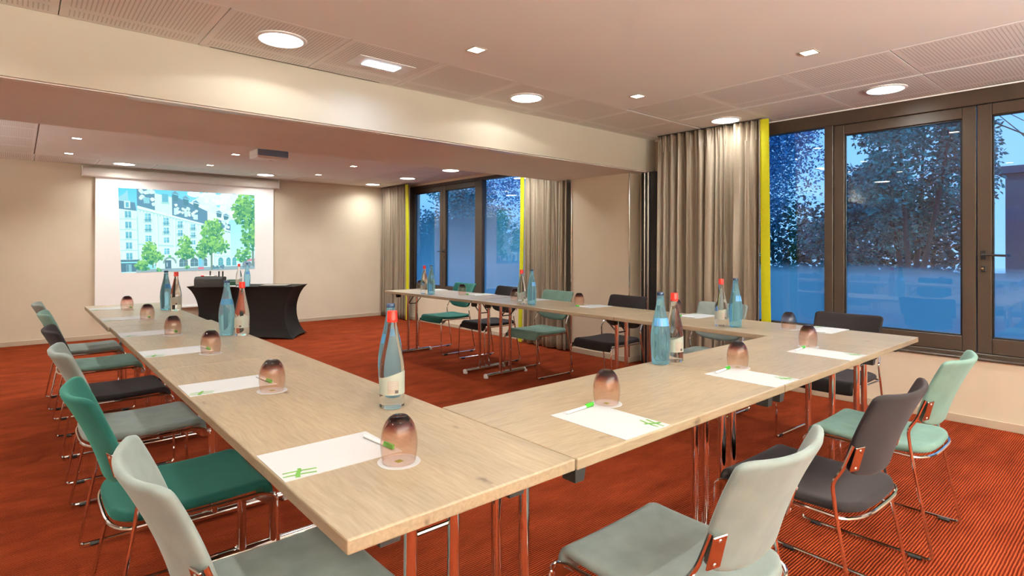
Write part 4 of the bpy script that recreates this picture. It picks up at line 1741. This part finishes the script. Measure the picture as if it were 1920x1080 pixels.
def tumbler_proto():
    p = empty('tumbler')
    out = catmull([(.0405, .0), (.0440, .018), (.0460, .042), (.0450, .060), (.0415, .078), (.0355, .094), (.0275, .106), (.0205, .1125)], 4)
    inn = catmull([(.0150, .0985), (.0240, .0960), (.0330, .0870), (.0393, .0740), (.0430, .058), (.0440, .042), (.0420, .018), (.0387, .0)], 4)
    prof = [(.0392, -.0)] + out + [(.018, .1140), (0, .1120)]
    bm = bmesh.new()
    add_lathe(bm, out + [(.015, .1142), (0, .1134)], 36)
    add_lathe(bm, [(0, .0990)] + inn + [(.0396, -.0004), (.0405, 0)], 36)
    bmesh.ops.remove_doubles(bm, verts=bm.verts, dist=.00002)
    obj('glass_wall', bm, M_TUMB, p, 'all')
    base = obj('glass_base', lathe([(0, .1000), (.0145, .0995), (.0225, .0975), (.0262, .1010), (.0240, .1070), (.0180, .1118), (0, .1126)], 12), M_PLUM, p)
    base['label'] = 'dark plum glass foot'
    return p


PAD = PEN = COA = TUM = None
for side, px, py, gx, gy, ph in SEATS:
    rz = {'L': -PI / 2, 'F': 0.0, 'R': PI / 2}[side]
    jig = random.uniform(-.012, .012)
    loc = tp(px, py)
    if side == 'L':
        loc = (loc[0] + .001, loc[1], loc[2])
    if PAD is None:
        PAD, PEN, COA, TUM = notepad_proto(), pen_proto(), coaster_proto(), tumbler_proto()
        for o, cat, grp in ((PAD, 'notepad', 'white notepads at the seats'), (PEN, 'pen', 'pens on the notepads'),
                            (COA, 'coaster', 'round card coasters'), (TUM, 'glass', 'upturned plum tumblers')):
            tag(o, 'x', cat, grp)
        first = True
    else:
        first = False
    labs = ('white notepad with green corner emblem ' + ph, 'white pen with green clip on the notepad ' + ph,
            'round white coaster under the tumbler ' + ph, 'upturned plum tinted tumbler ' + ph)
    # pen lies along the far edge of the pad, its green end by the glass
    fy = 0.283
    ca, sa = math.cos(rz + jig), math.sin(rz + jig)

    def local(x, y, z):
        return (loc[0] + x * ca - y * sa, loc[1] + x * sa + y * ca, loc[2] + z)
    gl = tp(gx, gy)
    for k, (o, l, r, lb) in enumerate(((PAD, loc, rz + jig, labs[0]),
                                       (PEN, local(.012, fy - .004, .0017), rz - PI / 2 + .10 + jig, labs[1]),
                                       (COA, gl, rz + .2 + 10 * jig, labs[2]),
                                       (TUM, (gl[0], gl[1], gl[2] + .0017), 0, labs[3]))):
        if first:
            o.location = l
            o.rotation_euler = (0, 0, r)
            o['label'] = lb
        else:
            copy_tree(o, l, r, lb)


# ------------------------------------------------------------------ presenter's desk in a black stretch cover
DA = Vector((1.768, 8.96, 0))
DB = Vector((2.915, 8.030, 0))
ux = (DB - DA).normalized()
DL, DW, DZ = (DB - DA).length, 0.60, 0.74
uy = Vector((-ux.y, ux.x, 0))
drz = math.atan2(ux.y, ux.x)
dc = DA + ux * DL / 2 + uy * DW / 2
dk = empty('presenter_desk', (dc.x, dc.y, 0), drz)
tag(dk, 'small table in a tight black stretch cover, before the screen', 'table')
bm = bmesh.new()
prev = None
for k in range(15):
    h = k / 14
    pinch = .145 * (1 - (2 * h - 1) ** 2) ** .8
    pin2 = .095 * (1 - (2 * h - 1) ** 2) ** .8
    ring = []
    ns = 10
    # each side bows inwards between the corner posts
    cs = [(-DL / 2 + pinch, -DW / 2 + pin2 * .5), (DL / 2 - pinch, -DW / 2 + pin2 * .5), (DL / 2 - pinch, DW / 2 - pin2 * .5), (-DL / 2 + pinch, DW / 2 - pin2 * .5)]
    for e in range(4):
        a, b = Vector(cs[e]), Vector(cs[(e + 1) % 4])
        nrm = Vector((-(b - a).y, (b - a).x)).normalized()
        for i in range(ns):
            t = i / ns
            p = a + (b - a) * t + nrm * (.035 * math.sin(PI * t) * math.sin(PI * h))
            lift = 0.035 * math.sin(PI * t) ** .6 * (1 - h) ** 3
            ring.append(bm.verts.new((p.x, p.y, max(.004, h * DZ) + lift)))
    if prev:
        n = len(ring)
        for i in range(n):
            bm.faces.new((prev[i], prev[(i + 1) % n], ring[(i + 1) % n], ring[i]))
    prev = ring
bm.faces.new(prev)
obj('stretch_cover', bm, M_STRETCH, dk, True)
for ex in (-1, 1):
    for ey in (-1, 1):
        obj('leg', tube([(ex * (DL / 2 - .04), ey * (DW / 2 - .04), 0), (ex * (DL / 2 - .05), ey * (DW / 2 - .05), .05)], .012, 8), M_RUBBER, dk, True)


def on_desk(x, y):
    """World point to local desk frame and back is not needed: points were read on the desk plane."""
    return (x, y, DZ + .001)


cs_ = empty('presenter_case', (2.005, 8.675, DZ + .001), drz + .06)
tag(cs_, 'black presenter case with curved side standing on the covered desk', 'case')
bm = bmesh.new()
prof = [(-.075, 0), (.075, 0), (.075, .135), (.06, .142), (-.035, .142), (-.06, .130), (-.075, .10)]
a = [bm.verts.new((-.185, y, z)) for y, z in prof]
b = [bm.verts.new((.185, y, z)) for y, z in prof]
bm.faces.new(a[::-1])
bm.faces.new(b)
for i in range(len(prof)):
    bm.faces.new((a[i], a[(i + 1) % len(prof)], b[(i + 1) % len(prof)], b[i]))
bmesh.ops.bevel(bm, geom=bm.edges[:], offset=.005, segments=2, affect='EDGES')
obj('shell', bm, M_BOX, cs_, True)
obj('side_trim', lathe([(0, 0), (.05, 0), (.05, .004), (0, .004)], 20), M_BROWNEDGE, cs_).location = (-.188, 0, .07)
bpy.data.objects['side_trim'].rotation_euler = (0, PI / 2, 0)
obj('handle', tube(fillet([(-.05, -.077, .10), (-.05, -.092, .10), (.05, -.092, .10), (.05, -.077, .10)], .01), .005, 8), M_BLACKM, cs_, True)
CT = DZ + .001 + .1425
cm = Matrix.Translation((2.005, 8.675, 0)) @ Matrix.Rotation(drz + .06, 4, 'Z')


def marker(lx, ly, ang, capmat, label, stand=False):
    p = cm @ Vector((lx, ly, 0))
    r = empty('marker_pen', (p.x, p.y, CT), drz + ang)
    tag(r, label, 'marker', 'marker pens on the presenter case')
    if stand:
        obj('barrel', tube([(0, 0, 0), (0, 0, .045)], .009, 10), M_BLACKM, r, True)
        obj('cap', tube([(0, 0, .045), (0, 0, .075)], .0095, 10), capmat, r, True)
    else:
        obj('barrel', tube([(-.05, 0, .0085), (.02, 0, .0085)], .008, 10), M_WHITE, r, True)
        obj('cap', tube([(.02, 0, .0088), (.062, 0, .0088)], .0088, 10), capmat, r, True)


marker(-.06, 0, 3.3, M_RED, 'white marker with red cap lying on the presenter case')
marker(.02, .02, .6, M_GREY, 'white marker with grey cap lying on the presenter case')
marker(-.02, .045, 0, M_BLACKM, 'dark marker standing in the middle of the presenter case', True)
marker(.115, .0, 0, M_BLACKM, 'black marker standing at the right end of the presenter case', True)
marker(.165, .0, 0, M_BLACKM, 'thin black marker at the right corner of the presenter case', True)

put_bottle('clear', (2.30, 8.40, DZ + .001), -90, 'clear bottle standing on the black covered desk', 'water bottles on the desk')
put_bottle('blue', (2.42, 8.45, DZ + .001), -60, 'blue bottle standing on the black covered desk', 'water bottles on the desk')
tb = empty('tea_box', (2.33, 8.82, DZ + .001), drz + .3)
tag(tb, 'small dark green card box on the covered desk behind the bottles', 'box')
obj('carton', box(-.07, .07, -.045, .045, 0, .085, .003, 1), M_TEA, tb)
obj('lid_band', box(-.071, .071, -.046, .046, .060, .068), M_PAPER, tb)
ps = empty('paper_stack', (2.27, 8.57, DZ + .001), drz)
tag(ps, 'small stack of white papers beside the presenter case', 'papers')
obj('sheets', box(-.10, .10, -.07, .07, 0, .010), M_PAPER, ps)
lp = empty('folder', (2.78, 8.37, DZ + .001), drz + .02)
tag(lp, 'thin dark folder lying at the right end of the covered desk', 'folder')
obj('cover', box(-.19, .19, -.13, .13, 0, .012, .003, 1), M_BOX, lp)
obj('top_sheet', box(-.183, .183, -.122, .122, .012, .0135), M_BROWNEDGE, lp)


# ------------------------------------------------------------------ garden beyond the windows
structure('ground_garden', box(5.62, 40, -22, 34, -.25, -.05), M_GROUND)


def leafy(name, x, y, h, rx, ry, zc, rz, n, size, mat, label, seed, trunk=.07, cat='tree', grp='garden trees beyond the windows', stems=1, row=False):
    r = random.Random(seed)
    root = empty(name, (x, y, -.05))
    tag(root, label, cat, grp)
    # clumps make the outline uneven
    clumps = []
    for i in range(26 if row else 16):
        if row:
            clumps.append((r.uniform(-.2, .2) * rx, ry * (-1 + 2 * i / 25), zc + rz * r.uniform(-.15, .1), r.uniform(.8, 1.0)))
            continue
        a, q, v = r.uniform(0, 2 * PI), r.random() ** .5, r.uniform(-1, 1)
        s = math.sqrt(max(0, 1 - v * v))
        clumps.append((rx * q * math.cos(a) * s * .8, ry * q * math.sin(a) * s * .8, zc + rz * v * .8, r.uniform(.28, .5)))
    bm = bmesh.new()
    for _ in range(n):
        c = r.choice(clumps)
        a, v = r.uniform(0, 2 * PI), r.uniform(-1, 1)
        s = math.sqrt(1 - v * v)
        q = r.random() ** .4 * c[3]
        ryl = ry * .08 if row else ry
        p = Vector((c[0] + rx * q * s * math.cos(a), c[1] + ryl * q * s * math.sin(a), c[2] + rz * q * v))
        if p.z < .1:
            continue
        d = Vector((r.uniform(-1, 1), r.uniform(-1, 1), r.uniform(-.8, .35))).normalized()
        w = d.cross(Vector((r.uniform(-1, 1), r.uniform(-1, 1), r.uniform(-1, 1)))).normalized()
        L = size * r.uniform(.7, 1.3)
        B = L * .26
        up = d.cross(w) * (L * .08)
        q4 = [bm.verts.new(p), bm.verts.new(p + d * L * .5 + w * B + up), bm.verts.new(p + d * L), bm.verts.new(p + d * L * .5 - w * B + up)]
        bm.faces.new(q4)
    fo = obj('foliage', bm, mat, root)
    fo['kind'] = 'stuff'
    for s in range(stems):
        a = 2 * PI * s / max(1, stems)
        dx, dy = (math.cos(a) * rx * .35, math.sin(a) * ry * .35) if stems > 1 else (0, 0)
        bm = tube([(dx * .15, dy * .15, 0), (dx * .4, dy * .4, zc * .35), (dx, dy, zc * .8), (dx * 1.4, dy * 1.4, zc + rz * .5)], [trunk, trunk * .8, trunk * .5, trunk * .15], 7)
        obj('trunk' if stems == 1 else 'stem', bm, M_BARK, root, True)
    return root


def twiggy(name, x, y, h, label, seed, spread=.55):
    """A leafless small tree: recursive thin branches joined into one part."""
    r = random.Random(seed)
    root = empty(name, (x, y, -.05))
    tag(root, label, 'tree', 'bare trees beyond the windows')
    obj('trunk', tube([(0, 0, 0), (.02, .02, h * .2), (0, .03, h * .38)], [.032, .026, .02], 7), M_BARK, root, True)
    bm = bmesh.new()

    def grow(p, d, L, rad, dep):
        pts = [p]
        q, dd = p.copy(), d.copy()
        for _ in range(4):
            dd = (dd + Vector((r.uniform(-1, 1), r.uniform(-1, 1), r.uniform(-.35, .45))) * .22).normalized()
            q = q + dd * L / 4
            pts.append(q.copy())
        add_tube(bm, pts, [rad, rad * .9, rad * .8, rad * .65, rad * .5], 4, cap=False)
        if dep > 0:
            for k in range(3 if dep > 1 else 2):
                s = r.choice(pts[2:])
                nd = (dd + Vector((r.uniform(-1, 1), r.uniform(-1, 1), r.uniform(-.3, .7))) * (spread + .45)).normalized()
                grow(s, nd, L * r.uniform(.6, .85), rad * .55, dep - 1)
    for _ in range(6):
        a = r.uniform(0, 2 * PI)
        grow(Vector((0, .03, h * .36)), Vector((math.cos(a) * .7, math.sin(a) * .7, 1)).normalized(), h * .32, .013, 4)
    o = obj('branches', bm, M_BARK, root)
    o['kind'] = 'stuff'
    return root


leafy('evergreen_tree', 10.6, 2.62, 4.6, 1.5, 1.10, 3.0, 1.65, 24000, .080, M_LEAFA, 'dark evergreen tree seen through the widest front pane', 1, .05, stems=4)
leafy('pale_tree', 11.4, 5.9, 5.0, 1.8, 1.55, 3.4, 1.8, 20000, .07, M_LEAFB, 'grey leaved tree behind the left pane of the front window', 2, .08)
leafy('evergreen_shrub', 12.6, 4.1, 2.4, .9, 1.0, 1.75, 1.1, 7000, .10, M_LEAFA, 'low dark shrub between the two garden trees', 3, .04, 'shrub')
leafy('evergreen_shrub', 10.8, .55, 2.6, .75, .75, 1.75, .85, 6000, .10, M_LEAFA, 'dark shrub beyond the right hand front pane', 4, .04, 'shrub')
leafy('pale_tree', 10.5, 11.0, 4.6, 1.9, 1.8, 3.0, 1.8, 16000, .07, M_LEAFB, 'grey leaved tree beyond the back window', 5, .08)
leafy('evergreen_shrub', 10.6, 14.6, 3.0, 1.3, 1.6, 2.1, 1.5, 8000, .10, M_LEAFA, 'dark shrub beyond the left pane of the back window', 6, .05, 'shrub')
leafy('hedge', 15.8, 10.3, 2.2, .9, 7.2, 1.5, 1.5, 22000, .15, M_LEAFH, 'long dark hedge at the end of the garden', 8, .05, 'hedge', row=True)
leafy('hedge', 15.8, 24.5, 2.2, .9, 5.8, 1.9, 1.9, 20000, .15, M_LEAFH, 'dark hedge behind the trees of the back window', 9, .05, 'hedge', row=True)
twiggy('bare_tree', 7.3, .15, 3.9, 'bare twiggy tree over the right hand front pane', 5)
twiggy('bare_tree', 7.8, 4.9, 3.4, 'bare twiggy tree over the left front panes', 9)
hs = empty('garden_house', (17.5, -.2, -.05))
tag(hs, 'dark flat roofed house at the right end of the garden', 'house')
obj('wall', box(-2, 2, -2.4, 2.4, 0, 2.9), M_FACADE, hs)
obj('roof', box(-2.15, 2.15, -2.55, 2.55, 2.9, 3.05), M_FACADE, hs)
for yy in (-1.2, .6):
    f = obj('window', box(-2.03, -1.99, yy - .45, yy + .45, 1.0, 2.2), M_RENDER, hs)
    obj('pane', box(-2.04, -2.02, yy - .38, yy + .38, 1.07, 2.13), M_WINB, f)
